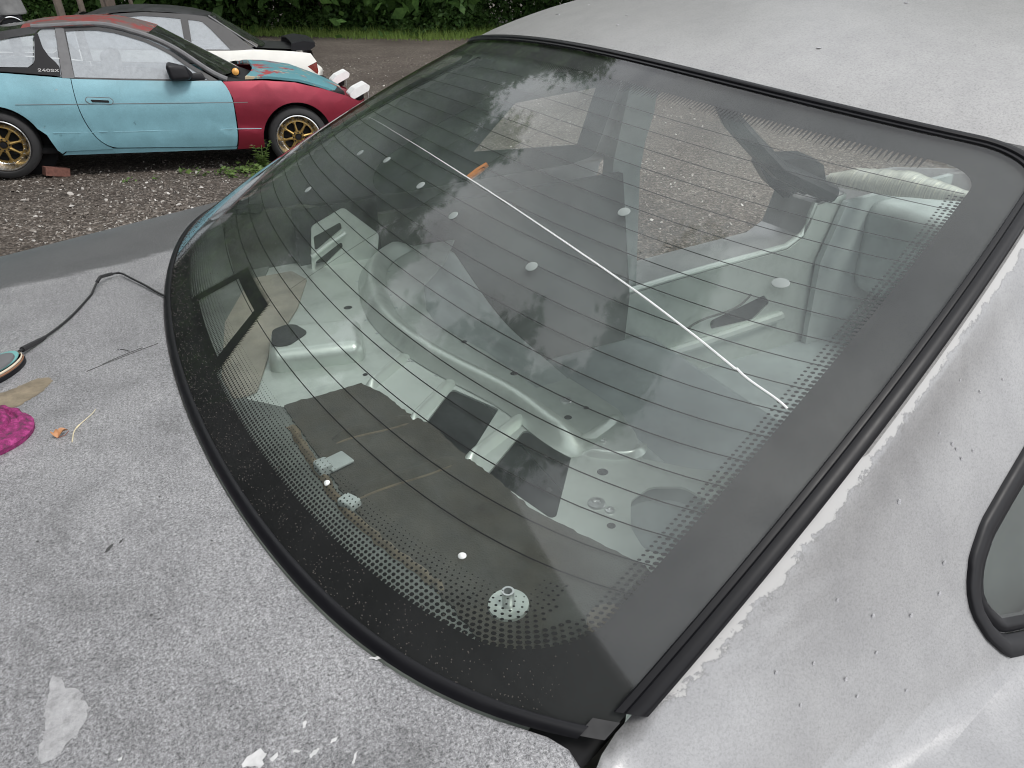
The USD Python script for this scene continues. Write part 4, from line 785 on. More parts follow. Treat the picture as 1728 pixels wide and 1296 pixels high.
# roof, hatch, screen, bonnet
def topsheet(rows, mat_, name, **kw): return obj(name, grid(np.array(rows)), mat_, tc, smooth=40, **kw)
yy = np.linspace(-1, 1, 25)
roof = []
for x, z, w in [(.30, 1.228, .56), (.42, 1.252, .575), (.60, 1.274, .58), (.85, 1.290, .575), (1.02, 1.286, .56), (1.16, 1.268, .54), (1.28, 1.240, .53), (1.38, 1.212, .535)]:
    e = np.abs(yy)**3; roof.append(np.stack([x - .10*yy**2*(x > .9) + 0*yy, yy*w, z - .048*yy**2 - .012*e], 1))
obj('roof', grid(np.array(roof)), 'red_roof', tc, smooth=True, label='faded red roof with worn edges')
hat = []
for x, z, w in [(.30, 1.222, .55), (.10, 1.192, .56), (-.25, 1.11, .60), (-.6, 1.01, .64), (-.95, .915, .68)]: hat.append(np.stack([x+0*yy, yy*w, z - .04*yy**2], 1))
obj('rear_hatch', grid(np.array(hat)), 'dark_glass', tc, smooth=True)
wsn = []
for q in np.linspace(0, 1, 8):
    w = .515 + .165*q; wsn.append(np.stack([1.378 + .70*q - (.10+.09*q)*yy**2, yy*w, 1.208 - .375*q - .045*yy**2*(1-q)], 1))
obj('windscreen', grid(np.array(wsn)), 'dark_glass', tc, smooth=True)
cowl = []; 
for q in (0, .5, 1): cowl.append(np.stack([2.00 + .22*q - .16*yy**2*(1-.3*q), yy*.74, .800 - .03*q + 0*yy], 1))
obj('cowl', grid(np.array(cowl)), 'dark_void', tc, smooth=True)
bon = []
for q in np.linspace(0, 1, 14):
    xb = 2.06 + 1.0*q; zc = np.interp(q, [0, .25, .55, .8, 1], [.880, .876, .838, .755, .672]); w = np.interp(q, [0, .5, 1], [.745, .735, .64])
    x_ = xb - (.085*(1-q)**2)*yy**2*0 + .10*(1-q)**3*(1-yy**4) - .075*(yy**2)*q + .03*(1-q)
    edge = np.interp(q, [0, .25, .55, .8, 1], [.826, .828, .800, .735, .668]); z_ = zc - (zc-edge)*np.abs(yy)**3.2
    bon.append(np.stack([x_, yy*w, z_], 1))
bon = np.array(bon); skirt = bon.copy()
low = bon[:, :1] - [0, 0, .022]; low2 = bon[:, -1:] - [0, 0, .022]; bon2 = np.concatenate([low, bon, low2], 1); bk = bon2[:1] - [0, 0, .03]; frn = bon2[-1:] - [0, 0, .03]
obj('bonnet', grid(np.concatenate([bk, bon2, frn], 0)), 'teal_hood', tc, smooth=45, label='faded teal bonnet with rust-red and cream patches, not quite shut')
obj('engine_bay', cat_(rbox((1.0, 1.40, .06), (2.52, 0, .66), .02)), 'dark_void', tc)
def bump_(x, z0, z1): 
    q = np.linspace(-1, 1, 17); return np.stack([np.stack([x - .16*q**2 - .05*(z-.4)**2, q*.74, np.full(17, z)], 1) for z in np.linspace(z0, z1, 5)])
obj('nose_panel', grid(bump_(3.31, .20, .56)), 'maroon_paint', tc, smooth=True)
obj('nose_top', grid(np.stack([np.stack([3.0 - .05*yy**2, yy*.66, .655+0*yy-.04*yy**2], 1), np.stack([3.305 - .16*yy**2, yy*.72, .56+0*yy], 1)])), 'maroon_paint', tc, smooth=True)
for sgn in (-1, 1):
    pop = plate(ccw(rounded([(3.055, .640), (3.126, .706), (3.237, .758), (3.275, .735), (3.262, .690), (3.111, .612)], .022)), .24, lambda v: np.stack([v[:, 0], sgn*(.70-v[:, 2]), v[:, 1]], 1), .06)
    po = obj('popup_lamp_cover', pop, 'white_plastic', tc, smooth=25, label='raised white pop-up lamp cover')
    obj('popup_lamp', rbox((.10, .15, .10), (3.17, sgn*.58, .64), .03, 10), 'dark_void', po); obj('popup_rod', tube([(3.255, sgn*.66, .70), (3.26, sgn*.66, .58)], .007, 6), 'steel', po)
obj('tail_panel', grid(np.stack([np.stack([-1.03 - .10*(1-yy**2), yy*.74, np.full(25, z)], 1) for z in (.28, .5, .7, .9)])), 'teal_paint', tc, smooth=True)
obj('floor_pan', rbox((3.9, 1.45, .05), (1.1, 0, .20), .01), 'dark_void', tc)
seat = cat_(rbox((.45, .45, .12), (1.2, -.36, .42), .04), rbox((.14, .45, .6), (.95, -.36, .72), .05)); obj('seat', seat, 'grey_cloth', tc)
# loose amber lamp lying in the open cowl
lp = thing('loose_lamp', 'small round amber lamp lying in the gap behind the teal bonnet', 'lamp', posed(2.02, -.50, .79), TA, pitch=TP)
bd = lathe([(.0001, -.05), (.025, -.048), (.038, -.02), (.042, .01), (.034, .015)], 24); bd.apply_transform(trimesh.transformations.rotation_matrix(math.pi/2*.9, [1, 0, 0])); bd.vertices += [0, 0, .055]; obj('housing', bd, 'black_plastic', lp)
ln = lathe([(.033, .012), (.022, .020), (.0001, .024)], 24); ln.apply_transform(trimesh.transformations.rotation_matrix(math.pi/2*.9, [1, 0, 0])); ln.vertices += [0, 0, .055]; obj('lens', ln, 'amber_glass', lp)
# brick wedge at the rear wheel
br = Manifold.cube((.20, .10, .075), True).rotate((0, 14, 0)).refine_to_length(.02)
bm = as_tm(br); bm.vertices += meshkit.noise(bm.vertices*40)[:, None]*.004 if np.ndim(meshkit.noise(bm.vertices*40)) == 1 else 0
c = posed(.345, -.72, 0)
bb = thing('brick', 'red brick wedged against the rear wheel of the teal coupe', 'brick', (c[0], c[1], float(groundz(c[0], c[1]))+.045), TA+.45); obj('brick_body', bm, 'brick_red', bb, smooth=False)

# ================================================================== BLACK AND WHITE COUPE behind it
wc = thing('white_coupe', 'white parked coupe with black roof and black boot spoiler', 'car', posed(1.05, 3.0, .09), TA, pitch=TP)
_wz = np.array([.0, .2, .40, .55, .66, .72, .76]); _wy = np.array([.76, .80, .83, .825, .805, .785, .76]); _fw = PchipInterpolator(_wz, _wy)
def wY(x, z): return np.where(z < .745, _fw(np.clip(z, 0, .745)), _fw(.745) - (z-.745)*.50) - .10*np.clip((x-1.5)/.65, 0, 2)**2 - .12*np.clip((-1.5-x)/.8, 0, 2)**2
ww = lambda s, i=0.0: tw(s, i, wY)
wq = [(-.25, .722), (.55, .722), (.87, .723), (1.05, .726), (1.31, .742), (1.476, .738), (1.80, .725), (2.03, .700), (2.10, .600), (1.972, .545), (2.09, .44), (2.10, .36), (1.55, .26), (1.50, .30)] + circ(1.10, .28, .335, 0, 180, 18) + [(.74, .18), (-.23, .18)]
wd = [(-1.0, .722), (-.262, .722), (-.242, .18), (-.98, .18), (-1.03, .45)]
wf = [(-1.012, .722), (-1.043, .45), (-.992, .18), (-1.075, .18)] + circ(-1.42, .22, .335, -5, 185, 18) + [(-1.76, .19), (-2.15, .25), (-2.2, .45), (-2.05, .62), (-1.6, .69)]
w1 = [(-1.0, .80), (-.55, .98), (-.25, 1.065), (.07, 1.092), (.30, 1.085), (.499, 1.070), (.51, .735), (-1.0, .742)]
w2 = [(.586, 1.062), (.70, 1.052), (.749, 1.040), (.84, .955), (1.034, .738), (.59, .738)]
for sgn in (-1, 1):
    obj('rear_wing', plate(ccw(wq), .012, ww(sgn), .10), 'white_paint', wc); obj('door', plate(ccw(wd), .012, ww(sgn), .15), 'white_paint', wc); obj('front_wing', plate(ccw(wf), .012, ww(sgn), .12), 'white_paint', wc)
    green = [(-1.15, .728), (1.02, .726), (1.33, .742), (1.20, .845), (1.03, .98), (.915, 1.075), (.78, 1.105), (.55, 1.125), (.1, 1.135), (-.25, 1.105), (-.60, .995)]
    obj('window_surround', plate(ccw(green), .010, ww(sgn, .003), .08, [cw(w1), cw(w2)]), 'black_paint', wc)
    obj('door_window', sheet(ccw(w1), lambda q: ww(sgn, .009)(np.c_[q, np.zeros(len(q))]), .1)[0], 'misted_glass', wc, smooth=True); obj('rear_side_window', sheet(ccw(w2), lambda q: ww(sgn, .009)(np.c_[q, np.zeros(len(q))]), .1)[0], 'misted_glass', wc, smooth=True)
    obj('tail_lamp', plate(ccw([(1.975, .543), (2.098, .594), (2.112, .48), (2.095, .445)]), .03, ww(sgn, .002), .05), 'tail_red', wc)
    obj('inner_body', plate(ccw([(-2.1, .3), (-1.85, .62), (-1.0, .62), (-1.0, .2), (.70, .2), (.72, .62), (1.5, .62), (2.0, .3), (2.0, .66), (-2.0, .66)]), .01, ww(sgn, .04), .3), 'dark_void', wc)
    wheel(wc, 1.10, sgn*.70, .185, sgn, gold=False); wheel(wc, -1.42, sgn*.69, .185, sgn, gold=False)
rf = [np.stack([x+0*yy, yy*w, z-.05*yy**2-.012*np.abs(yy)**4], 1) for x, z, w in [(-.62, 1.07, .58), (-.40, 1.155, .575), (-.17, 1.190, .575), (.1, 1.205, .575), (.4, 1.200, .575), (.65, 1.178, .58), (.80, 1.148, .585), (.92, 1.110, .595)]]
obj('roof', grid(np.array(rf)), 'black_paint', wc, smooth=True)
rg = [np.stack([.80 + .12*q_*0 + .62*q - .0*yy**2 + .09*(1-yy**2), yy*(.575+.12*q), 1.135 - .36*q - .045*yy**2*(1-q)], 1) for q, q_ in zip(np.linspace(0, 1, 7), np.zeros(7))]
rgo = obj('rear_window', grid(np.array(rg)), 'dark_glass', wc, smooth=True)
for sgn in (-1, 1): obj('window_seal', tube(np.stack([np.linspace(.83, 1.36, 12), sgn*(np.linspace(.595, .715, 12)), 1.118 - .36*np.linspace(.02, .98, 12)], 1), .012, 6), 'grey_primer', rgo)
lidw = [np.stack([x + .06*(1-yy**2)*(x < 1.5), yy*w, z-.012*yy**2], 1) for x, z, w in [(1.36, .770, .70), (1.6, .765, .70), (1.9, .755, .68), (2.06, .735, .64), (2.09, .60, .63)]]
obj('boot_lid', grid(np.array(lidw)), 'black_paint', wc, smooth=30)
spb = plate(ccw(rounded([(1.79, .730), (1.80, .812), (1.95, .845), (2.09, .828), (2.10, .785), (2.02, .735)], .012)), .10, lambda v: np.stack([v[:, 0], v[:, 2], v[:, 1]], 1), .05)
s1_ = spb.copy(); s1_.vertices += [0, -.72, 0]; s2_ = spb.copy(); s2_.vertices += [0, .62, 0]
blade = plate(ccw(rounded([(1.80, .815), (1.95, .848), (2.10, .832), (2.105, .815), (1.95, .825), (1.81, .795)], .004)), 1.40, lambda v: np.stack([v[:, 0] + .0*v[:, 2], v[:, 2]-.70, v[:, 1] + .03*(1-((v[:, 2]-.7)/.7)**2)], 1), .1)
obj('boot_spoiler', cat_(s1_, s2_, blade), 'black_plastic', wc, smooth=30)
obj('rear_bumper', Manifold.batch_hull([Manifold.sphere(.06, 12).translate(c) for c in ((1.98, -.70, .42), (2.10, -.58, .44), (2.17, -.3, .45), (2.17, .3, .45), (2.10, .58, .44), (1.98, .70, .42), (1.98, -.72, .28), (2.14, -.3, .28), (2.14, .3, .28), (1.98, .72, .28))]), 'white_paint', wc, smooth=40)
obj('bonnet', grid(np.array([np.stack([-1.10 - 1.0*q - .10*(1-yy**2)*q, yy*(.72-.08*q), .80 - .20*q**1.8 - .05*yy**4], 1) for q in np.linspace(0, 1, 7)])), 'white_paint', wc, smooth=True)
obj('windscreen', grid(np.array([np.stack([-.58 - .62*q - .10*(1-yy**2), yy*(.56+.12*q), 1.10 - .33*q - .04*yy**2], 1) for q in np.linspace(0, 1, 5)])), 'dark_glass', wc, smooth=True)
obj('front_bumper', rbox((.16, 1.45, .30), (-2.18, 0, .38), .07, 10), 'white_paint', wc)
obj('floor_pan', rbox((4.0, 1.4, .05), (-.1, 0, .22), .01), 'dark_void', wc)

# ================================================================== YARD: stones, weeds, posts, steps, wood edge
def instancer(name, protos, pos, scl, quat, idx, label, kind='stuff', parent='/World'):
    pi = UsdGeom.PointInstancer.Define(stage, path(name)); base = str(pi.GetPath())
    rel = pi.CreatePrototypesRel()
    for k, (m, mt) in enumerate(protos):
        p = usdkit.mesh(stage, f'{base}/proto_{k}', m, MAT[mt], smooth=30); rel.AddTarget(p.GetPath())
    pi.CreatePositionsAttr(Vt.Vec3fArray.FromNumpy(np.asarray(pos, np.float32))); pi.CreateScalesAttr(Vt.Vec3fArray.FromNumpy(np.asarray(scl, np.float32)))
    pi.CreateOrientationsAttr(Vt.QuathArray([Gf.Quath(*map(float, q)) for q in quat])); pi.CreateProtoIndicesAttr(Vt.IntArray.FromNumpy(np.asarray(idx, np.int32)))
    return tag(pi.GetPrim(), label, kind=kind)
def pebble(seed):
    r = np.random.default_rng(seed); p = r.normal(size=(14, 3)); p /= np.linalg.norm(p, axis=1, keepdims=True); p *= r.uniform(.7, 1.1, (14, 1))*[1, .8, .55]
    return as_tm(Manifold.hull_points(p.tolist()))
pos = []
for (x0, x1, y0, y1, n) in ((-3.2, 3.0, 2.4, 7.6, 9000), (1.0, 5.0, 1.6, 7.0, 5000), (1.5, 9, 6.5, 19, 8000), (-2.5, 3.5, 4.2, 7.4, 9000)):
    q = np.stack([rng.uniform(x0, x1, n), rng.uniform(y0, y1, n)], 1); pos.append(q)
pos = np.vstack(pos); n = len(pos)
den = meshkit.noise(np.c_[pos*1.1, np.zeros(n)]); den = np.asarray(den).reshape(n, -1)[:, 0]; keep = rng.uniform(size=n) < np.interp(den, [np.percentile(den, 10), np.percentile(den, 90)], [.25, 1]); pos = pos[keep]; n = len(pos)
sc = np.exp(rng.normal(size=n)*.45)*.0088; sc = np.clip(sc, .004, .030); 
q4 = rng.normal(size=(n, 4)); q4[:, 1:3] *= .25; q4 /= np.linalg.norm(q4, axis=1, keepdims=True)
instancer('gravel_stones', [(pebble(i), 'pebble') for i in range(5)], np.c_[pos, groundz(pos[:, 0], pos[:, 1])+sc*.25], np.stack([sc]*3, 1), q4, rng.integers(0, 5, n), 'small pale and brown stones scattered over the gravel yard')

def leaves(centres, size, n_per, spread, r, flat=.0, aspect=.55, up=.3):
    """leaf-shaped quads scattered round the centres"""
    c = np.repeat(centres, n_per, 0); N = len(c); p = c + r.normal(size=(N, 3))*spread
    d = r.normal(size=(N, 3)); d[:, 2] += up; d /= np.linalg.norm(d, axis=1, keepdims=True); a = np.cross(d, r.normal(size=(N, 3))); a /= np.linalg.norm(a, axis=1, keepdims=True); b = np.cross(d, a)
    s = size*np.exp(r.normal(size=(N, 1))*.3)
    v = np.stack([p - a*s, p - a*s*.1 + b*s*aspect, p + a*s, p - a*s*.1 - b*s*aspect], 1).reshape(-1, 3); k = np.arange(N)*4
    return v, np.concatenate([np.stack([k, k+1, k+2], 1), np.stack([k, k+2, k+3], 1)])
# trees along the far side of the yard
def make_tree(seed, h, rad):
    r = np.random.default_rng(seed); trunk = []
    tp = np.array([(0, 0, 0), (r.normal()*.1, r.normal()*.1, h*.3), (r.normal()*.25, r.normal()*.25, h*.62), (r.normal()*.3, r.normal()*.3, h*.95)]); tc_ = smooth_curve(tp, 24)
    parts = [tube(tc_, np.linspace(.19, .03, 24), 8)]; cen = []
    for k in range(38):
        f = r.uniform(.08, .98); o = tc_[int(f*23)]; a = r.uniform(0, 2*np.pi); L = rad*(1.15-.75*f)*r.uniform(.55, 1.1); e = o + [L*math.cos(a), L*math.sin(a), L*r.uniform(.1, .6)]
        m = (o+e)/2 + [0, 0, .15*L]; parts.append(tube(smooth_curve([o, m, e], 7), np.linspace(.05*(1.1-f)+.015, .012, 7), 5))
        for w in np.linspace(.35, 1.05, 6): cen.append(o + (e-o)*w + r.normal(size=3)*.35)
    cen = np.array(cen); return cat_(*parts), leaves(cen, .20, 84, .55, r)
protos = [make_tree(11, 19.0, 4.4), make_tree(12, 22.5, 4.6), make_tree(13, 16.0, 4.0)]
line = [(-12.0, 31.0), (-8.6, 33.0), (-5.4, 31.2), (-2.4, 30.4), (.8, 30.2), (4.2, 29.8), (6.9, 28.4), (9.2, 26.6), (11.2, 26.2), (14.5, 25.6), (17.5, 23), (20, 19.5), (22, 15.5), (23.5, 11), (24.5, 6), (-15, 27.5), (-16.5, 23), (-17.5, 18.0), (2.4, 33.2), (-4, 35), (8, 32), (12.5, 30), (17, 27.5), (-10.5, 27.0)]
TL = ['broad leafy tree at the edge of the wood behind the parked cars', 'tallest kind of leafy tree in the wood behind the yard', 'shorter leafy tree at the edge of the wood']
first = {}
for i, (x, y) in enumerate(line):
    k = i % 3; rz = rng.uniform(0, 6.28)
    if k not in first:
        t = thing('tree', TL[k], 'tree', (x, y, float(groundz(x, y))-.05), rz, ['broad trees of the wood edge', 'tall trees of the wood edge', 'shorter trees of the wood edge'][k]); obj('trunk', protos[k][0], 'bark', t); obj('crown', protos[k][1], 'foliage', t, smooth=False); first[k] = t
    else: copy(first[k], (x, y, float(groundz(x, y))-.05), rz)
# unseen tree added left of the yard; its bough darkens the glass reflection
r3 = np.random.default_rng(31); bt = thing('overhanging_tree', 'added unseen tree whose long bough darkens the reflection in the rear window', 'tree', (-7.2, 7.6, float(groundz(-7.2, 7.6))-.05), 0)
tk = smooth_curve([(0, 0, 0), (.15, -.05, 5), (.1, .1, 10), (.4, -.2, 15)], 24); bgh = smooth_curve([(.1, .05, 12.0), (2.2, -1.9, 14.6), (4.2, -3.4, 15.6), (5.8, -2.9, 15.8), (7.6, -2.2, 16.0)], 24)
prt = [tube(tk, np.linspace(.30, .06, 24), 9), tube(bgh, np.linspace(.14, .03, 24), 7)]; cen = []
for k in range(230): 
    i = r3.integers(8, 24); cen.append(bgh[i] + r3.normal(size=3)*[.55, .55, .62])
for k in range(150):
    i = r3.integers(13, 24); cen.append(tk[i] + r3.normal(size=3)*[1.6, 1.6, 1.2] + [-.6, .8, .8])
obj('trunk', cat_(*prt), 'bark', bt); obj('crown', leaves(np.array(cen), .15, 90, .38, r3), 'foliage', bt, smooth=False)
# undergrowth along the wood edge and the grass strip in front of it
edge = smooth_curve([(-16, 28.5), (-8, 28.6), (-3.1, 27.8), (1.2, 27.75), (4.4, 27.5), (7.03, 25.27), (8.54, 23.76), (9.8, 22.86), (11.65, 23.2), (15, 22.2), (19, 17.5), (22.5, 9)], 300)
tg = np.gradient(edge, axis=0); tg /= np.linalg.norm(tg, axis=1, keepdims=True); nr = np.stack([-tg[:, 1], tg[:, 0]], 1); nr *= np.sign((nr*(edge-[0, 0])).sum(1, keepdims=True))
r2 = np.random.default_rng(5); cen = []
for k in range(2100):
    i = r2.integers(0, 300); d = .9 + abs(r2.normal())*1.6; h = np.interp(d, [.7, 1.6, 3, 5], [.25, .9, 2.0, 3.4])*r2.uniform(.15, 1.0)
    q = edge[i] + nr[i]*d + r2.normal(size=2)*.25; cen.append([*q, float(groundz(*q)) + h])
u = obj('undergrowth', leaves(np.array(cen), .075, 42, .24, r2, up=.8), 'undergrowth_leaf', smooth=False, kind='stuff', label='dense green undergrowth along the foot of the wood')
cen = []
for k in range(1300):
    i = r2.integers(0, 300); d = r2.uniform(2.5, 6.5); q = edge[i] + nr[i]*d; cen.append([*q, float(groundz(*q)) + r2.uniform(.2, 5.0)])
obj('shaded_foliage', leaves(np.array(cen), .14, 40, .55, r2), 'foliage', smooth=False, kind='stuff', label='dark foliage in the shade behind the undergrowth')
def blades(pts, h, w, r):
    N = len(pts); a = r.uniform(0, 6.28, N); lean = r.normal(size=(N, 2))*.35; hh = h*np.exp(r.normal(size=N)*.35); t = np.stack([np.cos(a), np.sin(a), 0*a], 1)*w/2
    top = pts + np.c_[lean*hh[:, None], hh]; v = np.stack([pts-t, pts+t, top], 1).reshape(-1, 3); return v, np.arange(3*N).reshape(-1, 3)
k = r2.integers(0, 300, 26000); d = r2.normal(size=26000)*.42 + .45
gp = edge[k] + nr[k]*d[:, None] + r2.normal(size=(26000, 2))*.08
obj('verge_grass', blades(np.c_[gp, groundz(gp[:, 0], gp[:, 1])], .20, .018, r2), 'grass_blade', smooth=False, kind='stuff', label='strip of rough grass along the edge of the gravel')
# low bright weeds, scattered on the gravel by the front wheel
def loc(x, y, h=0):
    q = posed(x, y); return np.array([q[0], q[1], float(groundz(q[0], q[1])) + h])
cen = [loc(2.10 + r2.normal()*.16, -.98 + r2.normal()*.10, r2.uniform(.005, .045)) for _ in range(46)] + [loc(1.75 + r2.normal()*.3, -.98 + r2.normal()*.10, r2.uniform(.005, .03)) for _ in range(22)]
obj('low_weeds', leaves(np.array(cen), .022, 9, .03, r2, up=2.5), 'weed_leaf', smooth=False, kind='stuff', label='low yellow-green weeds on the gravel by the maroon wing')
wd_ = thing('leafy_weed', 'tall leafy weed growing against the front wheel of the teal coupe', 'weed', loc(2.16, -.88, -.01), 0)
st_, lf = [], []
for k in range(9):
    a = r2.uniform(0, 6.28); L = r2.uniform(.14, .30); e = np.array([math.cos(a)*L*.35, math.sin(a)*L*.35, L]); c = smooth_curve([(0, 0, 0), e*[.3, .3, .55], e], 9); st_.append(tube(c, .004, 5))
    for w in range(2, 9):
        for s_ in (-1, 1):
            d_ = np.array([math.cos(a+s_*1.3), math.sin(a+s_*1.3), .35]); d_ /= np.linalg.norm(d_); sd_ = np.cross(d_, [0, 0, 1]); l_ = r2.uniform(.04, .075); p0 = c[w]
            V = np.array([p0, p0 + d_*l_*.45 + sd_*l_*.22, p0 + d_*l_ + [0, 0, -l_*.2], p0 + d_*l_*.45 - sd_*l_*.22]); lf.append(trimesh.Trimesh(V, [(0, 1, 2), (0, 2, 3)], process=False))
obj('stems', trimesh.util.concatenate(st_), 'weed_leaf', wd_); obj('leaves', trimesh.util.concatenate(lf), 'weed_leaf', wd_, smooth=False, kind='stuff')
# posts and junk behind the cars
for (x, y, lab, rr_) in ((-.59, 12.05, 'grey wooden post behind the teal coupe, the left one of two', .055), (-.329, 12.56, 'thin grey wooden post between the other post and the leaning steps', .042)):
    t = thing('wooden_post', lab, 'post', (x, y, float(groundz(x, y)))); pp = smooth_curve([(0, 0, 0), (.01, 0, .8), (.0, .01, 1.6), (.015, 0, 2.3)], 14); obj('post_shaft', tube(pp, rr_*np.linspace(1.05, .92, 14), 9), 'wood_grey', t); obj('post_top', lathe([(rr_*.93, 2.29), (rr_*.8, 2.315), (.0001, 2.32)], 9), 'wood_grey', t)
stp = thing('wooden_steps', 'leaning wooden steps with red treads behind the white coupe', 'steps', (.25, 13.07, float(groundz(.25, 13))), -.15)
for s_ in (-.17, .17): obj('side_board', tube([(s_, .0, 0), (s_-.06, -.35, 1.9)], .028, 4), 'wood_grey', stp)
for k in range(6): 
    obj('tread', rbox((.32, .20, .05), (-.03-.008*k, -.10-.05*k, .35+.16*k*1.0), .008), 'wood_red', stp)
bdp = thing('leaning_board', 'broad brown board leaning beside the red steps', 'board', (.03, 13.0, float(groundz(.03, 13))), -.15); obj('board_panel', rbox((.20, .03, 1.7), (0, 0, .85), .006), 'wood_grey', bdp); obj('board_cleat', rbox((.22, .03, .06), (0, -.031, .4), .004), 'wood_grey', bdp)
eng = thing('covered_engine', 'grey cloth cover over a black and chrome engine at the left edge', 'engine', (-1.03, 10.02, float(groundz(-1, 10))), .2)
cov = lathe([(.0001, 1.62), (.10, 1.60), (.15, 1.50), (.17, 1.32), (.20, 1.24), (.19, 1.22)], 24); cov.vertices *= [1, .8, 1]; nz = np.asarray(meshkit.noise(cov.vertices*9)).reshape(len(cov.vertices), -1)[:, :1]; cov.vertices += nz*[.03, .03, .0]; obj('cloth_cover', cov, 'grey_cloth', eng, smooth=50)
obj('engine_block', cat_(rbox((.26, .22, .20), (0, 0, 1.14), .04, 10), rbox((.12, .10, .9), (0, .05, .62), .03, 10), rbox((.40, .3, .06), (0, .05, .03), .02)), 'black_plastic', eng); obj('chrome_band', cat_(tube(smooth_curve([(-.12, -.13, 1.13), (0, -.15, 1.20), (.13, -.13, 1.12)], 12), .012, 8), tube([(.10, -.13, 1.16), (.20, -.10, 1.08)], .012, 8)), 'chrome', eng)
# dark workshop behind the camera: its eaves are mirrored in the rear window
bw_ = thing('workshop_building', 'dark workshop with a straight overhanging eave behind the silver coupe', 'building', (-3.4, 2.0, GZ), 0)
obj('wall', plate([(-8, 0), (8, 0), (8, 6.2), (-4.5, 6.2), (-4.5, 6.2), (-8, 6.2)], .2, lambda v: np.stack([-.9-v[:, 2], v[:, 0]*.9-2, v[:, 1]], 1), 2.0, [np.array([(-2, .9), (-2, 2.1), (-.8, 2.1), (-.8, .9)])]), 'building_wall', bw_)
obj('roof', plate([(-8.6, -1.0), (8.6, -1.0), (8.6, 3.0), (-8.6, 3.0)], .15, lambda v: np.stack([-v[:, 1]-1.0+.9, v[:, 0]*.9-2, 6.35 + v[:, 1]*.25 + v[:, 2]], 1), 2.0), 'building_roof', bw_)
obj('gutter', tube([(.12, -9.7, 6.08), (.12, 5.7, 6.08)], .07, 8), 'grey_primer', bw_); obj('window', rbox((.04, 1.1, 1.25), (-.95, -3.26, 1.5), .01), 'dark_glass', bw_)

# ================================================================== THINGS LYING ON THE BOOT LID
def lp3(x, y, h=0): return onlid(np.array(x), np.array(y), h)
bz = float(lp3(-.178, .03)[2])
pk = thing('sanding_puck', 'oval multicoloured puck with a thin black lead, at the left edge of the boot lid', 'puck', (-.186, .030, bz), 1.05)
a = np.arange(28)*2*np.pi/28
def oval(rx, ry, z): return np.stack([rx*np.cos(a), ry*np.sin(a), np.full(28, z)], 1)
def layer(name, r0, z0, z1, mt, top=False):
    L = [oval(.040*r0*.97, .021*r0*.97, z0), oval(.040*r0, .021*r0, z0+.001), oval(.040*r0, .021*r0, z1-.001), oval(.040*r0*.97, .021*r0*.97, z1)] + ([oval(.0005, .0005, z1+.0008)] if top else [])
    return obj(name, grid(np.stack(L, 1), True), mt, pk, smooth=40)
layer('base_layer', 1.0, .0002, .006, 'black_rubber'); layer('brown_layer', .97, .006, .0085, 'brown_edge'); layer('cream_layer', .94, .0085, .0115, 'cream_edge'); layer('teal_layer', .84, .0115, .014, 'teal_edge', True)
obj('top_pad', grid(np.stack([oval(.030, .0155, .0141)-[.006, .003, 0], oval(.029, .015, .0165)-[.006, .003, 0], oval(.0005, .0005, .0170)-[.006, .003, 0]], 1), True), 'grey_primer', pk, smooth=40)
cw_ = smooth_curve([(-.166, .067), (-.152, .093), (-.125, .140), (-.102, .200), (-.083, .262), (-.063, .300), (-.055, .306), (-.040, .285), (-.018, .232), (.003, .178), (.012, .160)], 70)
hh = np.interp(np.linspace(0, 1, 70), [0, .1, .45, .55, .62, 1], [.008, .003, .002, .012, .006, .0025]); p3 = onlid(cw_[:, 0], cw_[:, 1], 0) + np.c_[np.zeros((70, 2)), hh]
M_ = np.array([[math.cos(-1.05), -math.sin(-1.05)], [math.sin(-1.05), math.cos(-1.05)]]); ploc = np.c_[(p3[:, :2]-[-.186, .030]) @ M_.T, p3[:, 2]-bz]
cbl = obj('lead', tube(ploc, .0016, 7), 'cable_black', pk); obj('strain_relief', tube(ploc[1:9], [.0036, .0036, .0034, .0034, .003, .003, .0026, .0022], 8), 'cable_black', pk); obj('lead_joint', tube(ploc[36:43], .0026, 7), 'cable_black', pk)
mz = float(lp3(-.178, -.135)[2])
mg = thing('magenta_cloth_roll', 'rolled magenta scouring cloth at the left edge of the boot lid', 'cloth', (-.186, -.128, mz), 0)
t = np.linspace(0, 2*np.pi*2.3, 160); rad = np.interp(t, [0, t[-1]], [.008, .040]); prof = []
for h, k in ((.0005, .0), (.004, .003), (.014, .0038), (.0225, .0028), (.024, 0)):
    prof.append((h, k))
V = []
wid = .0045 + .001*np.sin(t*3)
cx, cy = rad*np.cos(t), rad*np.sin(t); hgt = .020 + .006*np.sin(t*.9+1) - .010*(rad/.04)
sec = [(-1, 0), (-1.05, .5), (-.7, .95), (0, 1.05), (.7, .95), (1.05, .5), (1, 0)]
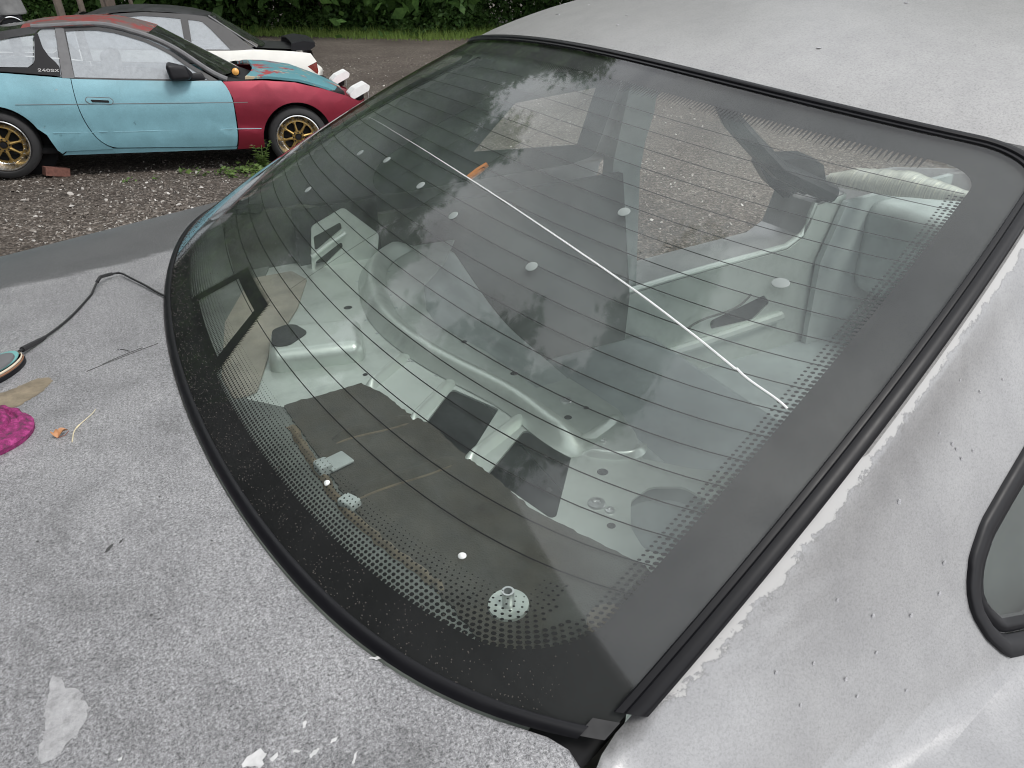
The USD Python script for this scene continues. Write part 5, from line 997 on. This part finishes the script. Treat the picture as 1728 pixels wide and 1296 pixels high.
rr_ = np.stack([np.stack([(rad+wid*a_)*np.cos(t), (rad+wid*a_)*np.sin(t), .0003 + hgt*b_], 1) for a_, b_ in sec], 1)
rr_ += (np.asarray(meshkit.noise(rr_.reshape(-1, 3)*160)).reshape(len(t), 7, -1)[..., :1])*.0022
obj('rolled_cloth', grid(rr_), 'magenta_cloth', mg, smooth=60); obj('cloth_base', grid(np.stack([np.stack([.047*np.cos(a), .045*np.sin(a), np.full(28, .0005)], 1), np.stack([.048*np.cos(a), .046*np.sin(a), np.full(28, .006)], 1), np.stack([.040*np.cos(a), .038*np.sin(a), np.full(28, .011)], 1), np.stack([.001*np.cos(a), .001*np.sin(a), np.full(28, .012)], 1)], 1), True), 'magenta_cloth', mg, smooth=50)
lfz = lp3(-.1165, -.164)
dl_ = thing('dry_leaf', 'small curled orange-brown dry leaf bud on the boot lid', 'leaf', lfz, .6)
for k, (ang, L) in enumerate(((0, .012), (1.4, .0085))):
    u_ = np.linspace(0, 1, 10); w_ = .0032*np.sin(np.pi*u_**.8)+.0002; c_ = np.stack([np.cos(ang)*L*u_, np.sin(ang)*L*u_, .0008+.004*np.sin(u_*2.4)], 1); sdv = np.array([-math.sin(ang), math.cos(ang), 0])
    obj('leaf_half', grid(np.stack([c_ + sdv*w_[:, None] + np.array([0, 0, .0035])*np.sin(np.pi*u_)[:, None], c_ - [0, 0, .0004], c_ - sdv*w_[:, None] + np.array([0, 0, .0035])*np.sin(np.pi*u_)[:, None]], 1)), 'leaf_orange', dl_, smooth=True)
obj('leaf_stalk', tube([(0, 0, .001), (.006, -.004, .002), (.010, -.005, .005)], .0004, 5), 'wood_red', dl_)
sz = lp3(-.103, -.18)
sw = thing('straw', 'thin bent pale straw on the boot lid beside the dry leaf', 'straw', sz, 0); q = np.array([(-.103, -.180), (-.1025, -.170), (-.101, -.157), (-.092, -.141), (-.082, -.122)]); pz = onlid(q[:, 0], q[:, 1], .0010) - sz
obj('straw_stem', tube(smooth_curve(pz, 20), np.linspace(.0006, .0003, 20), 5), 'straw', sw); obj('straw_node', tube(smooth_curve(pz, 20)[8:11], .0008, 6), 'straw', sw)
